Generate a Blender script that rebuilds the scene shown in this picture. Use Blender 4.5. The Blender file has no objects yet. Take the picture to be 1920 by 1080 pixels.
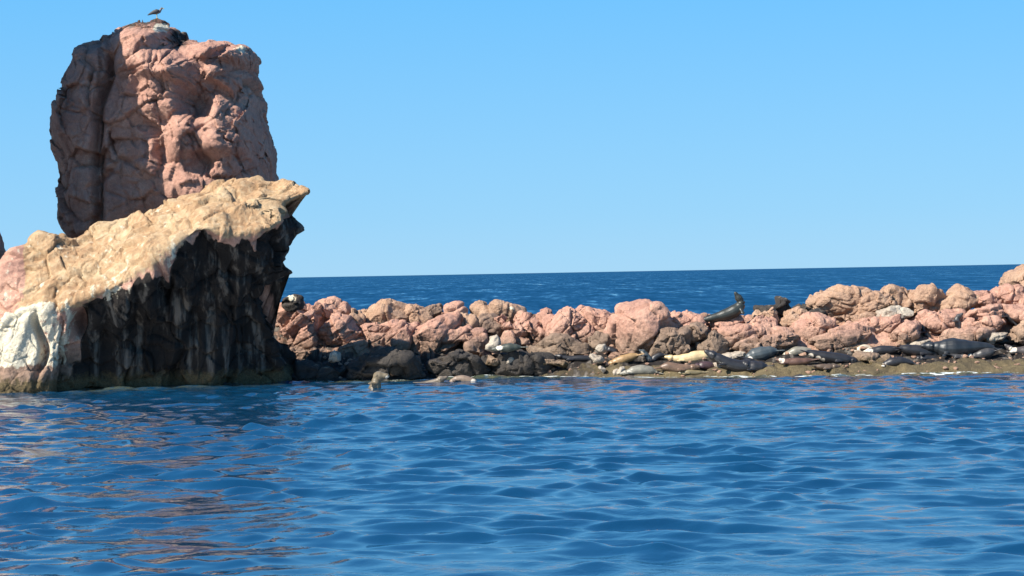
import bpy, bmesh, math, random
import numpy as np
from mathutils import Vector, Matrix

# ---------------------------------------------------------------- camera, sky, sun
scn = bpy.context.scene
F_PX = 3500.0                      # focal length in photograph pixels (1920 wide)
CAM_Z = 4.1
PITCH = math.radians(-0.450)
ROLL = 0.01825                     # horizon climbs to the right

fwd = Vector((0, math.cos(PITCH), math.sin(PITCH)))
rgt0 = Vector((1, 0, 0))
up0 = rgt0.cross(fwd)
RGT = (rgt0 * math.cos(ROLL) - up0 * math.sin(ROLL)).normalized()
UPV = (up0 * math.cos(ROLL) + rgt0 * math.sin(ROLL)).normalized()
CAM = Vector((0, 0, CAM_Z))
cam_data = bpy.data.cameras.new("camera")
cam = bpy.data.objects.new("camera", cam_data)
scn.collection.objects.link(cam)
M3 = Matrix((RGT, UPV, -fwd)).transposed()
cam.matrix_world = Matrix.Translation(CAM) @ M3.to_4x4()
cam_data.sensor_width = 36.0
cam_data.lens = 36.0 * F_PX / 1920.0
cam_data.clip_start = 0.5
cam_data.clip_end = 80000.0
scn.camera = cam

SUN_EL = math.radians(42.0)
SUN_AZ = math.radians(36.0)        # from due left (-X) turned towards the camera (-Y)
TO_SUN = Vector((-math.cos(SUN_AZ) * math.cos(SUN_EL), -math.sin(SUN_AZ) * math.cos(SUN_EL), math.sin(SUN_EL)))
sun_data = bpy.data.lights.new("sun", 'SUN')
sun_data.energy = 5.0
sun_data.angle = math.radians(0.5)
sun_data.color = (1.0, 0.93, 0.82)
sun = bpy.data.objects.new("sun", sun_data)
scn.collection.objects.link(sun)
sun.rotation_euler = TO_SUN.to_track_quat('Z', 'Y').to_euler()

world = bpy.data.worlds.new("World")
scn.world = world
world.use_nodes = True
wn = world.node_tree
wn.nodes.clear()
w_out = wn.nodes.new('ShaderNodeOutputWorld')
w_bg = wn.nodes.new('ShaderNodeBackground')
w_sky = wn.nodes.new('ShaderNodeTexSky')
w_hsv = wn.nodes.new('ShaderNodeHueSaturation')
w_gam = wn.nodes.new('ShaderNodeMix')
w_sky.sky_type = 'NISHITA'
w_sky.sun_disc = False
w_sky.sun_elevation = SUN_EL
w_sky.sun_rotation = math.atan2(TO_SUN.x, TO_SUN.y)
w_sky.air_density = 1.0
w_sky.dust_density = 0.15
w_sky.ozone_density = 2.5
w_sky.altitude = 0.0
w_hsv.inputs['Saturation'].default_value = 1.12
w_hsv.inputs['Value'].default_value = 1.0
w_gam.data_type = 'RGBA'
w_gam.blend_type = 'MULTIPLY'
w_gam.inputs['Factor'].default_value = 1.0
w_gam.inputs[7].default_value = (0.80, 1.0, 1.10, 1.0)
w_bg.inputs['Strength'].default_value = 0.0785
wn.links.new(w_sky.outputs[0], w_hsv.inputs['Color'])
wn.links.new(w_hsv.outputs[0], w_gam.inputs[6])
# clear-air blue gradient laid over the physical sky, the same all the way round
w_tc = wn.nodes.new('ShaderNodeTexCoord')
w_sep = wn.nodes.new('ShaderNodeSeparateXYZ')
w_ramp = wn.nodes.new('ShaderNodeValToRGB')
w_mix = wn.nodes.new('ShaderNodeMix')
w_mix.data_type = 'RGBA'
w_mix.inputs['Factor'].default_value = 0.92
SKY = [(0.0, (2.35, 4.45, 6.4)), (0.03, (1.95, 4.25, 6.5)), (0.145, (1.10, 3.70, 6.7)), (0.27, (0.98, 3.5, 6.7)), (0.52, (0.45, 1.85, 4.5)), (1.0, (0.15, 0.65, 2.1))]
while len(w_ramp.color_ramp.elements) < len(SKY):
    w_ramp.color_ramp.elements.new(0.5)
for e_, (p_, c_) in zip(w_ramp.color_ramp.elements, SKY):
    e_.position = p_
    e_.color = (*c_, 1.0)
wn.links.new(w_tc.outputs['Generated'], w_sep.inputs[0])
wn.links.new(w_sep.outputs[2], w_ramp.inputs[0])
wn.links.new(w_gam.outputs[2], w_mix.inputs[6])
wn.links.new(w_ramp.outputs[0], w_mix.inputs[7])
wn.links.new(w_mix.outputs[2], w_bg.inputs['Color'])
wn.links.new(w_bg.outputs[0], w_out.inputs[0])

vs = scn.view_settings
vs.view_transform = 'Standard'
vs.look = 'None'
vs.exposure = 0.92
vs.gamma = 1.0
vs.use_curve_mapping = False
scn.cycles.max_bounces = 6
scn.cycles.use_denoising = True

# ---------------------------------------------------------------- helpers
def P(px, py, Y):
    """World point seen at photograph pixel (px, py), at distance Y along +Y."""
    d = fwd + RGT * ((px - 960.0) / F_PX) + UPV * ((540.0 - py) / F_PX)
    return CAM + d * (Y / d.y)

def W(px, Y, z):
    """World point in pixel column px (near the horizon row) at distance Y and height z."""
    p = P(px, 620, Y)
    return Vector((p.x, Y, z))

def to_px(V):
    q = V - np.array(CAM)
    zc = q @ np.array(fwd)
    return 960 + F_PX * (q @ np.array(RGT)) / zc, 540 - F_PX * (q @ np.array(UPV)) / zc

def _hash(ix, iy, iz, s):
    h = (ix.astype(np.int64) * 374761393 + iy.astype(np.int64) * 668265263 + iz.astype(np.int64) * 2147483647 + s * 974634777) & 0xFFFFFFFF
    h = ((h ^ (h >> 13)) * 1274126177) & 0xFFFFFFFF
    h = ((h ^ (h >> 15)) * 2246822519) & 0xFFFFFFFF
    return h ^ (h >> 16)

_G = np.random.RandomState(7).normal(size=(256, 3))
_G /= np.linalg.norm(_G, axis=1)[:, None]

def perlin(V, seed=0):
    I = np.floor(V).astype(np.int64)
    f = V - I
    u = f * f * f * (f * (f * 6 - 15) + 10)
    out = np.zeros(len(V))
    for dx in (0, 1):
        for dy in (0, 1):
            for dz in (0, 1):
                g = _G[_hash(I[:, 0] + dx, I[:, 1] + dy, I[:, 2] + dz, seed) & 255]
                dot = (f[:, 0] - dx) * g[:, 0] + (f[:, 1] - dy) * g[:, 1] + (f[:, 2] - dz) * g[:, 2]
                w = (u[:, 0] if dx else 1 - u[:, 0]) * (u[:, 1] if dy else 1 - u[:, 1]) * (u[:, 2] if dz else 1 - u[:, 2])
                out += w * dot
    return out * 1.5

def fbm(V, octaves=4, seed=0, gain=0.5):
    a, t, s = 1.0, np.zeros(len(V)), 1.0
    for k in range(octaves):
        t += a * perlin(V * s + 17.3 * k, seed + k)
        a *= gain
        s *= 2.03
    return t

def ridged(V, octaves=4, seed=0, gain=0.5):
    a, t, s = 1.0, np.zeros(len(V)), 1.0
    for k in range(octaves):
        t += a * (1 - 2.2 * np.abs(perlin(V * s + 9.1 * k, seed + k)))
        a *= gain
        s *= 2.1
    return t

def worley(V, seed=0):
    I = np.floor(V).astype(np.int64)
    f1 = np.full(len(V), 9.0)
    f2 = np.full(len(V), 9.0)
    cid = np.zeros(len(V))
    off = np.zeros_like(V)
    for dx in (-1, 0, 1):
        for dy in (-1, 0, 1):
            for dz in (-1, 0, 1):
                c = I + np.array((dx, dy, dz))
                h = _hash(c[:, 0], c[:, 1], c[:, 2], seed)
                jx = (h & 1023) / 1023.0
                jy = ((h >> 10) & 1023) / 1023.0
                jz = ((h >> 20) & 1023) / 1023.0
                d = np.sqrt((c[:, 0] + jx - V[:, 0]) ** 2 + (c[:, 1] + jy - V[:, 1]) ** 2 + (c[:, 2] + jz - V[:, 2]) ** 2)
                m = d < f1
                f2 = np.where(m, f1, np.minimum(f2, d))
                cid = np.where(m, ((h * 2654435761) & 0xFFFF) / 65535.0, cid)
                f1 = np.where(m, d, f1)
                off[m] = (V - c - np.stack([jx, jy, jz], 1))[m]
    return f1, f2, cid, off

def smooth01(x, a, b):
    t = np.clip((x - a) / (b - a), 0, 1)
    return t * t * (3 - 2 * t)

def mesh_from(name, V, quads=None, tris=None, attrs=None, smooth=True):
    me = bpy.data.meshes.new(name)
    faces = quads if quads is not None else tris
    k = faces.shape[1]
    me.vertices.add(len(V))
    me.vertices.foreach_set("co", np.ascontiguousarray(V, dtype=np.float32).ravel())
    me.loops.add(faces.size)
    me.loops.foreach_set("vertex_index", faces.astype(np.int32).ravel())
    me.polygons.add(len(faces))
    me.polygons.foreach_set("loop_start", np.arange(0, faces.size, k, dtype=np.int32))
    me.polygons.foreach_set("use_smooth", np.full(len(faces), smooth))
    me.update(calc_edges=True)
    for n, a in (attrs or {}).items():
        at = me.attributes.new(n, 'FLOAT', 'POINT')
        at.data.foreach_set("value", np.ascontiguousarray(a, dtype=np.float32))
    return me

def vnormals(V, faces):
    a, b, c = V[faces[:, 0]], V[faces[:, 1]], V[faces[:, 2]]
    n = np.cross(b - a, c - a)
    if faces.shape[1] == 4:
        d = V[faces[:, 3]]
        n = np.cross(c - a, d - b)
    N = np.zeros_like(V)
    for k in range(faces.shape[1]):
        for ax in range(3):
            N[:, ax] += np.bincount(faces[:, k], weights=n[:, ax], minlength=len(V))
    N /= np.linalg.norm(N, axis=1)[:, None] + 1e-12
    return N

def link(name, me, mat=None, parent=None, loc=None):
    o = bpy.data.objects.new(name, me)
    scn.collection.objects.link(o)
    if mat is not None and me is not None:
        me.materials.append(mat)
    if parent is not None:
        o.parent = parent
    if loc is not None:
        o.location = loc
    return o

def tag(o, label=None, cat=None, group=None, kind=None):
    if label: o['label'] = label
    if cat: o['category'] = cat
    if group: o['group'] = group
    if kind: o['kind'] = kind
    return o

# ---------------------------------------------------------------- materials
class NT:
    def __init__(self, name):
        self.m = bpy.data.materials.new(name)
        self.m.use_nodes = True
        self.t = self.m.node_tree
        self.t.nodes.clear()
        self.out = self.n('ShaderNodeOutputMaterial')
        self.b = self.n('ShaderNodeBsdfPrincipled')
        self.l(self.b.outputs[0], self.out.inputs[0])
    def n(self, t, **k):
        x = self.t.nodes.new(t)
        for a, v in k.items():
            setattr(x, a, v)
        return x
    def l(self, a, b):
        self.t.links.new(a, b)
    def attr(self, name):
        return self.n('ShaderNodeAttribute', attribute_name=name).outputs['Fac']
    def pos(self, scale=(1, 1, 1)):
        g = self.n('ShaderNodeTexCoord')
        mp = self.n('ShaderNodeMapping')
        mp.inputs['Scale'].default_value = scale
        self.l(g.outputs['Object'], mp.inputs[0])
        return mp.outputs[0]
    def noise(self, vec, scale, detail=6, rough=0.55, dist=0.0):
        x = self.n('ShaderNodeTexNoise')
        x.inputs['Scale'].default_value = scale
        x.inputs['Detail'].default_value = detail
        x.inputs['Roughness'].default_value = rough
        x.inputs['Distortion'].default_value = dist
        self.l(vec, x.inputs['Vector'])
        return x.outputs['Fac']
    def ramp(self, fac, stops):
        r = self.n('ShaderNodeValToRGB')
        e = r.color_ramp.elements
        while len(e) < len(stops):
            e.new(0.5)
        for k, (p, c) in enumerate(stops):
            e[k].position = p
            e[k].color = (*c, 1.0) if len(c) == 3 else c
        self.l(fac, r.inputs[0])
        return r.outputs[0]
    def mix(self, fac, a, b, mode='MIX'):
        x = self.n('ShaderNodeMix', data_type='RGBA', blend_type=mode)
        for s, v in ((0, fac), (6, a), (7, b)):
            if isinstance(v, (int, float)):
                x.inputs[s].default_value = v
            elif isinstance(v, tuple):
                x.inputs[s].default_value = (*v, 1.0)
            else:
                self.l(v, x.inputs[s])
        return x.outputs[2]
    def math(self, op, a, b=0.0, clamp=False):
        x = self.n('ShaderNodeMath', operation=op, use_clamp=clamp)
        for s, v in ((0, a), (1, b)):
            if isinstance(v, (int, float)):
                x.inputs[s].default_value = v
            else:
                self.l(v, x.inputs[s])
        return x.outputs[0]
    def bump(self, h, strength, dist, prev=None):
        x = self.n('ShaderNodeBump')
        x.inputs['Strength'].default_value = strength
        x.inputs['Distance'].default_value = dist
        self.l(h, x.inputs['Height'])
        if prev is not None:
            self.l(prev, x.inputs['Normal'])
        return x.outputs[0]

def rock_material(name, base, light, dark, stripe=None, wet_line=True):
    """Weathered volcanic rock: mottled colour, guano on 'guano', dark stain and painted shade on 'varnish', algae near the water."""
    t = NT(name)
    p = t.pos()
    geo = t.n('ShaderNodeNewGeometry')
    wp = geo.outputs['Position']
    n1 = t.noise(wp, 0.7, 8, 0.6, 0.4)
    n2 = t.noise(wp, 4.5, 8, 0.65)
    n3 = t.noise(wp, 22.0, 6, 0.6)
    c = t.ramp(n1, [(0.30, dark), (0.48, base), (0.66, light)])
    c2 = t.ramp(n2, [(0.32, tuple(x * 0.62 for x in base)), (0.5, base), (0.68, light)])
    c = t.mix(0.5, c, c2)
    spk = t.ramp(n3, [(0.35, (0.72, 0.70, 0.70)), (0.55, (1.0, 1.0, 1.0)), (0.72, (1.12, 1.1, 1.06))])
    c = t.mix(0.8, c, spk, 'MULTIPLY')
    pk = t.ramp(n2, [(0.3, (0.30, 0.17, 0.135)), (0.5, (0.46, 0.27, 0.20)), (0.68, (0.56, 0.36, 0.27))])
    c = t.mix(t.attr('pinkness'), c, pk)
    if wet_line:                             # browner, weathered zone low down
        sz_ = t.n('ShaderNodeSeparateXYZ')
        t.l(wp, sz_.inputs[0])
        zt = t.math('ADD', sz_.outputs[2], t.math('MULTIPLY', t.math('SUBTRACT', n2, 0.5), 1.6))
        tmz = t.ramp(t.math('DIVIDE', zt, 3.0), [(0.38, (0.75, 0.75, 0.75)), (0.62, (0, 0, 0))])
        c = t.mix(tmz, c, t.ramp(n2, [(0.3, (0.11, 0.08, 0.06)), (0.65, (0.27, 0.20, 0.145))]))
    # dark stain, and shade painted near-black on the undercut and ledge
    sv = t.n('ShaderNodeMapping')
    sv.inputs['Scale'].default_value = (2.4, 1.2, 0.20)
    t.l(wp, sv.inputs[0])
    streak = t.noise(sv.outputs[0], 1.3, 6, 0.6)
    va = t.attr('varnish_shade')
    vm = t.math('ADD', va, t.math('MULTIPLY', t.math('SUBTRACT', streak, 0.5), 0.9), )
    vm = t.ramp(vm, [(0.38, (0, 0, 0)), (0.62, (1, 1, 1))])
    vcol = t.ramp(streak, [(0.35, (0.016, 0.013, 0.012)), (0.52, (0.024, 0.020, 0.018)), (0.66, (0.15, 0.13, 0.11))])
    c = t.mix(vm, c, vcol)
    # tan crust
    ta = t.attr('crust')
    tm = t.ramp(t.math('ADD', ta, t.math('MULTIPLY', t.math('SUBTRACT', n2, 0.5), 0.8)), [(0.35, (0, 0, 0)), (0.6, (1, 1, 1))])
    tcol = t.ramp(n1, [(0.3, (0.30, 0.17, 0.09)), (0.48, (0.41, 0.265, 0.145)), (0.62, (0.52, 0.40, 0.25))])
    tcol = t.mix(0.5, tcol, t.ramp(n2, [(0.3, (0.19, 0.11, 0.07)), (0.48, (0.39, 0.25, 0.14)), (0.64, (0.56, 0.44, 0.29))]))
    c = t.mix(tm, c, tcol)
    # guano
    ga = t.attr('guano')
    gm = t.ramp(t.math('ADD', ga, t.math('ADD', t.math('MULTIPLY', t.math('SUBTRACT', streak, 0.5), 1.2), t.math('MULTIPLY', t.math('SUBTRACT', n2, 0.5), 0.8))), [(0.45, (0, 0, 0)), (0.6, (1, 1, 1))])
    c = t.mix(gm, c, t.ramp(n3, [(0.3, (0.46, 0.40, 0.29)), (0.6, (0.70, 0.64, 0.50))]))
    if wet_line:
        sep = t.n('ShaderNodeSeparateXYZ')
        t.l(wp, sep.inputs[0])
        zz = t.math('ADD', sep.outputs[2], t.math('MULTIPLY', t.math('SUBTRACT', n2, 0.5), 0.9))
        am = t.ramp(t.math('DIVIDE', zz, 1.6), [(0.22, (1, 1, 1)), (0.42, (0, 0, 0))])
        acol = t.ramp(n3, [(0.3, (0.045, 0.035, 0.018)), (0.6, (0.14, 0.105, 0.055))])
        c = t.mix(am, c, acol)
    t.l(c, t.b.inputs['Base Color'])
    t.b.inputs['Roughness'].default_value = 0.88
    t.b.inputs['Specular IOR Level'].default_value = 0.25
    b1 = t.bump(n2, 0.8, 0.14)
    b2 = t.bump(n3, 0.9, 0.05, b1)
    t.l(b2, t.b.inputs['Normal'])
    return t.m

MAT_PINK = rock_material("pink_rock", (0.47, 0.265, 0.20), (0.60, 0.38, 0.28), (0.30, 0.17, 0.135))
MAT_PILLAR = rock_material("pillar_rock", (0.44, 0.245, 0.185), (0.55, 0.34, 0.255), (0.28, 0.16, 0.13))

def water_material():
    t = NT("sea_water")
    geo = t.n('ShaderNodeNewGeometry')
    wp = geo.outputs['Position']
    sep = t.n('ShaderNodeSeparateXYZ')
    t.l(wp, sep.inputs[0])
    t.b.inputs['Roughness'].default_value = 0.05
    t.b.inputs['IOR'].default_value = 2.1
    def scaled(sx, sy):
        m = t.n('ShaderNodeMapping')
        m.inputs['Scale'].default_value = (sx, sy, 1.0)
        t.l(wp, m.inputs[0])
        return m.outputs[0]
    # shallow water over the ledge, the slab's painted reflection, flecks of foam
    sh = t.attr('shallow_reflection')
    fl = t.noise(scaled(1.3, 3.0), 1.6, 6, 0.65, 0.4)
    shm = t.ramp(t.math('ADD', sh, t.math('SUBTRACT', fl, 0.5)), [(0.30, (0, 0, 0)), (0.65, (1, 1, 1))])
    col = t.mix(shm, (0.0018, 0.035, 0.084), (0.075, 0.085, 0.045))
    fo = t.attr('foam')
    fm = t.ramp(t.math('ADD', fo, t.math('MULTIPLY', t.math('SUBTRACT', fl, 0.5), 2.4)), [(0.72, (0, 0, 0)), (0.80, (1, 1, 1))])
    col = t.mix(fm, col, (0.72, 0.78, 0.76))
    t.l(col, t.b.inputs['Base Color'])
    t.l(t.math('ADD', t.math('MULTIPLY', fm, 0.5), 0.05), t.b.inputs['Roughness'])
    t.b.inputs['Specular IOR Level'].default_value = 1.0
    n1 = t.noise(scaled(1, 1), 4.0, 3, 0.5, 0.3)
    n1b = t.noise(scaled(0.8, 1.5), 9.0, 3, 0.6, 0.4)
    gust = t.ramp(t.noise(scaled(0.12, 0.3), 1.0, 3, 0.5), [(0.38, (0.25, 0.25, 0.25)), (0.6, (1, 1, 1))])
    b1 = t.bump(t.math('MULTIPLY', t.math('ADD', n1, t.math('MULTIPLY', n1b, 0.25)), gust), 0.45, 0.04)
    # beyond the modelled waves: chop as facet slopes, mostly the sides that face the viewer are seen at this grazing angle
    def vnoise(sx, sy, sc, det):
        x = t.n('ShaderNodeTexNoise')
        x.inputs['Scale'].default_value = sc
        x.inputs['Detail'].default_value = det
        x.inputs['Roughness'].default_value = 0.65
        t.l(scaled(sx, sy), x.inputs['Vector'])
        s2 = t.n('ShaderNodeVectorMath', operation='SUBTRACT')
        t.l(x.outputs['Color'], s2.inputs[0])
        s2.inputs[1].default_value = (0.5, 0.5, 0.5)
        return s2.outputs[0]
    va, vb = vnoise(0.9, 0.11, 1.0, 4), vnoise(0.22, 0.025, 1.0, 3)
    add = t.n('ShaderNodeVectorMath', operation='ADD')
    t.l(va, add.inputs[0])
    t.l(vb, add.inputs[1])
    mul = t.n('ShaderNodeVectorMath', operation='MULTIPLY_ADD')
    t.l(add.outputs[0], mul.inputs[0])
    mul.inputs[1].default_value = (0.40, 1.1, 0.0)
    mul.inputs[2].default_value = (0.0, -0.36, 1.0)
    nrm = t.n('ShaderNodeVectorMath', operation='NORMALIZE')
    t.l(mul.outputs[0], nrm.inputs[0])
    fade = t.ramp(t.math('DIVIDE', sep.outputs[1], 400.0), [(0.21, (0, 0, 0)), (0.34, (1, 1, 1))])
    mx = t.n('ShaderNodeMix', data_type='VECTOR')
    t.l(fade, mx.inputs[0])
    t.l(b1, mx.inputs[4])
    t.l(nrm.outputs[0], mx.inputs[5])
    t.l(mx.outputs[1], t.b.inputs['Normal'])
    return t.m

# ---------------------------------------------------------------- sea
WAVE_STEEP = 0.047
def wave_field(x, y):
    """Choppy wind waves: offsets (dx, dy, dz)."""
    rs = np.random.RandomState(11)
    h, ox, oy = np.zeros_like(x), np.zeros_like(x), np.zeros_like(x)
    V = np.stack([x, y, np.zeros_like(x)], 1)
    X, Y = x + 0.8 * perlin(V * 0.16, 3), y + 0.8 * perlin(V * 0.16 + 40, 4)
    X, Y = X + 0.22 * perlin(V * 0.6, 6), Y + 0.22 * perlin(V * 0.6 + 9, 7)
    mods = [np.clip(0.62 + 2.3 * perlin(V * np.array([0.30, 0.50, 1]) + 13 * q, 30 + q), 0.12, 1.9) for q in range(4)]
    for k in range(72):
        lam = 0.36 * (1.030 ** k) * (0.9 + 0.2 * rs.rand())
        if lam > 2.2: lam = 0.6 + 0.9 * rs.rand()
        ang = math.radians(-95 + rs.normal() * 27)
        steep = WAVE_STEEP * float(np.interp(lam, [0.35, 0.6, 0.9, 1.4, 2.2], [0.55, 0.95, 1.25, 0.85, 0.45]))
        a = steep * lam / (2 * math.pi)
        k2 = 2 * math.pi / lam
        c, sn = math.cos(ang), math.sin(ang)
        ph = k2 * (X * c + Y * sn) + rs.rand() * 6.28
        m = mods[k % 4]
        h += a * m * np.sin(ph)
        q = 0.65 * a * m * np.cos(ph)
        ox += q * c
        oy += q * sn
    h += 0.010 * fbm(V * np.array([1.6, 2.6, 1]), 4, 21)
    return ox, oy, h

def px_of(X, Yv):
    return 960 + F_PX * X / Yv

def waterline(px):
    """Distance Y of the shore along the pixel columns."""
    return np.interp(px, [-400, 60, 130, 300, 470, 540, 620, 700, 790, 880, 1000, 1090, 1150, 1300, 1500, 1700, 1920, 2400],
                     [69.0, 69.1, 70.3, 72.5, 73.8, 73.9, 73.4, 73.0, 73.5, 74.2, 74.3, 73.5, 72.5, 72.0, 71.2, 71.1, 71.4, 71.6])

def build_sea():
    rows = []
    y = 17.0
    while y < 150:
        rows.append(y)
        y += max(0.05, 0.0019 * y)
    while y < 45000:
        rows.append(y)
        y *= 1.03
    rows = np.array(rows)
    ncol = 880
    s = np.linspace(-1, 1, ncol)
    Yg, Sg = np.meshgrid(rows, s, indexing='ij')
    Xg = Sg * (Yg * 0.36 + 5.0)
    x, yv = Xg.ravel(), Yg.ravel()
    amp = (1 - smooth01(yv, 110, 150)) * (1 - 0.25 * smooth01(yv, 52, 70)) * (0.72 + 0.28 * smooth01(yv, 24, 46))
    ox, oy, oz = wave_field(x, yv)
    V = np.stack([x + ox * amp, yv + oy * amp, oz * amp], 1)
    nr = len(rows)
    idx = np.arange(nr * ncol).reshape(nr, ncol)
    # coarse columns for the far part
    near = int(np.searchsorted(rows, 150))
    q = np.stack([idx[:near, :-1], idx[:near, 1:], idx[1:near + 1, 1:], idx[1:near + 1, :-1]], -1).reshape(-1, 4)
    sub = idx[near:, ::31]
    q2 = np.stack([sub[:-1, :-1], sub[:-1, 1:], sub[1:, 1:], sub[1:, :-1]], -1).reshape(-1, 4)
    q = np.concatenate([q, q2])
    used = np.unique(q)
    remap = np.zeros(len(V), int)
    remap[used] = np.arange(len(used))
    V = V[used]
    q = remap[q]
    X, Yv = V[:, 0], V[:, 1]
    yl = waterline(px_of(X, Yv))
    dd = yl - Yv
    shallow_reflection = np.maximum(np.clip(1 - dd / 2.6, 0, 1), 1.9 * np.clip(1 - dd / 6.5, 0, 1) * smooth01(px_of(X, Yv), 60, 160) * (1 - smooth01(px_of(X, Yv), 500, 560))) * (Yv < 90)  # second term paints the slab's dark green reflection into the water
    right = smooth01(px_of(X, Yv), 480, 620)
    foam = np.exp(-((dd - 0.35) / 0.5) ** 2) * (0.3 + 0.6 * right) * 0.8
    o = link("sea_water", mesh_from("sea_water", V, quads=q, attrs={'shallow_reflection': shallow_reflection * (0.3 + 0.5 * right), 'foam': foam}), MAT_WATER)
    tag(o, "rippled blue sea reaching to the horizon", kind='structure')
    return o, len(q)

MAT_WATER = water_material()
sea, nq = build_sea()
# the rest of the sea floor-to-horizon around the modelled waves (seen only from aside)
me = mesh_from("surrounding_sea", np.array([(-45000, -45000, -0.12), (45000, -45000, -0.12), (45000, 45000, -0.12), (-45000, 45000, -0.12)], float), quads=np.array([[0, 1, 2, 3]]))
tag(link("surrounding_sea", me, MAT_WATER), "open blue sea beyond the waves", kind='structure')

# ---------------------------------------------------------------- rocks
_ico = {}
def ico(sub):
    if sub not in _ico:
        bm = bmesh.new()
        bmesh.ops.create_icosphere(bm, subdivisions=sub, radius=1.0)
        V = np.array([v.co[:] for v in bm.verts])
        T = np.array([[v.index for v in f.verts] for f in bm.faces])
        bm.free()
        _ico[sub] = (V, T)
    V, T = _ico[sub]
    return V.copy(), T.copy()

def poly_radius(pts, th):
    """Distance from the origin to the closed polygon along each angle."""
    n = len(pts)
    best = np.full(len(th), 1e-3)
    c, s = np.cos(th), np.sin(th)
    for i in range(n):
        a, b = pts[i], pts[(i + 1) % n]
        ex, ey = b[0] - a[0], b[1] - a[1]
        den = c * ey - s * ex
        den = np.where(np.abs(den) < 1e-9, 1e-9, den)
        t = (a[0] * ey - a[1] * ex) / den
        u = (a[0] * s - a[1] * c) / den
        ok = (t > 0) & (u >= -1e-6) & (u <= 1 + 1e-6)
        best = np.where(ok & (t > best), t, best)
    return best

def rock(name, poly, Y, depth, sub=5, seed=0, power=2.6, facets=10, rough=0.12, cracks=0.06, cell=1.3, mat=None,
         strata=0.0, centre=None, post=None, attrs=None, fine=1.0, tilt=0.35, blur=5, parent=None, ymap=None):
    rs = np.random.RandomState(seed + 100)
    pts = [P(a, b, Y) for a, b in poly]
    if ymap:                                 # outline points at their own distances (sides, top)
        pts = [Vector((P(a, b, ymap(a, b)[0]).x, Y, P(a, b, ymap(a, b)[1]).z)) for a, b in poly]
    arr = np.array([(p.x, p.z) for p in pts])
    if centre is None:
        c0 = (arr.max(0) + arr.min(0)) / 2
        c0 = 0.5 * c0 + 0.5 * arr.mean(0)
    else:
        c = P(centre[0], centre[1], Y)
        c0 = np.array((c.x, c.z))
    D, T = ico(sub)
    # turn the icosphere a little so its seams never line up
    tab = np.linspace(-math.pi, math.pi, 1440, endpoint=False)
    rt = poly_radius([tuple(a - c0) for a in arr], tab)
    for _ in range(blur):
        rt = 0.25 * np.roll(rt, 1) + 0.5 * rt + 0.25 * np.roll(rt, -1)
    th = np.arctan2(D[:, 2], D[:, 0])
    r = np.interp(th, np.append(tab, math.pi), np.append(rt, rt[0]))
    rho = np.sqrt(D[:, 0] ** 2 + D[:, 2] ** 2)
    s = 1.0 / (rho ** power + np.abs(D[:, 1]) ** power) ** (1 / power)
    V = np.stack([rho * s * r * np.cos(th), D[:, 1] * s * depth, rho * s * r * np.sin(th)], 1)
    size = float(np.mean(rt))
    # planes that knock flat faces onto the front and top
    for _ in range(facets):
        n = rs.normal(size=3)
        n[1] = -abs(n[1]) - rs.choice([0.1, 0.5])
        if rs.rand() < 0.25: n[1] *= -1
        n /= np.linalg.norm(n)
        d = V @ n
        h = d.max() * (0.74 + 0.2 * rs.rand())
        V -= np.outer(np.maximum(0, d - h) * 0.97, n)
    V = V + np.array([c0[0], Y, c0[1]])
    N = vnormals(V, T)
    Q = V + seed * 3.7
    if strata:
        # sloping beds that stand proud of each other
        b = (V[:, 2] - tilt * V[:, 0] + 0.25 * fbm(Q * 0.7, 2, seed)) / strata
        fr = b - np.floor(b)
        st = (_hash(np.floor(b).astype(int), np.zeros(len(b), int), np.zeros(len(b), int), seed) & 255) / 255.0
        V += N * (((st - 0.5) * 0.16 - 0.10 * np.exp(-((fr - 0.02) / 0.10) ** 2)) * min(1, size))[:, None]
    if cracks:
        w = np.array([1.0, 1.0, 1.0]) / cell
        QW = Q + 0.12 * np.stack([perlin(Q * 0.9, seed + 1), perlin(Q * 0.9 + 30, seed + 2), perlin(Q * 0.9 + 60, seed + 3)], 1) * cell
        f1, f2, cid, off = worley(QW * w, seed)
        e = f2 - f1
        g = _G[(cid * 255).astype(int) & 255]
        facet = (g * off).sum(1) * 3.6            # every block face is tilted its own way
        V += N * (cracks * (facet + (cid - 0.5) * 0.9 - 0.9 * np.exp(-(e / 0.05) ** 2)))[:, None]
        f1, f2, cid, off = worley(QW * w * 2.3 + 11, seed + 3)
        g = _G[(cid * 255).astype(int) & 255]
        V += N * (cracks * 0.42 * ((g * off).sum(1) * 3.2 - 0.5 * np.exp(-((f2 - f1) / 0.06) ** 2)))[:, None]
    V += N * (rough * (0.8 * fbm(Q / max(size, 0.4) * 0.8, 2, seed + 5) + 0.16 * ridged(Q * 1.1, 3, seed + 9)))[:, None]
    V += N * (0.022 * fine * fbm(Q * 6.0, 3, seed + 13))[:, None]
    if post is not None:
        V = post(V, N)
    at = {'varnish_shade': np.zeros(len(V)), 'guano': np.zeros(len(V)), 'crust': np.zeros(len(V))}
    if attrs is not None:
        N = vnormals(V, T)
        at.update(attrs(V, N))
    origin = np.array([c0[0], Y, max(V[:, 2].min(), 0)])
    me = mesh_from(name, V - origin, tris=T, attrs=at)
    return link(name, me, mat or MAT_PINK, parent, Vector(origin))

# --- pillar
PILLAR = [(143, 470), (128, 441), (114, 420), (107, 362), (109, 303), (100, 262), (97, 226), (97, 202), (105, 171), (114, 132), (128, 113),
          (132, 82), (153, 72), (188, 70), (196, 62), (212, 62), (239, 49), (258, 37), (282, 33), (309, 35), (328, 45), (348, 64),
          (355, 72), (359, 68), (387, 72), (402, 69), (433, 74), (441, 84), (464, 86), (476, 101), (475, 118), (466, 126), (480, 152),
          (490, 172), (497, 183), (499, 218), (511, 253), (517, 296), (519, 327), (522, 400), (500, 470), (400, 500), (250, 500)]

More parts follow.
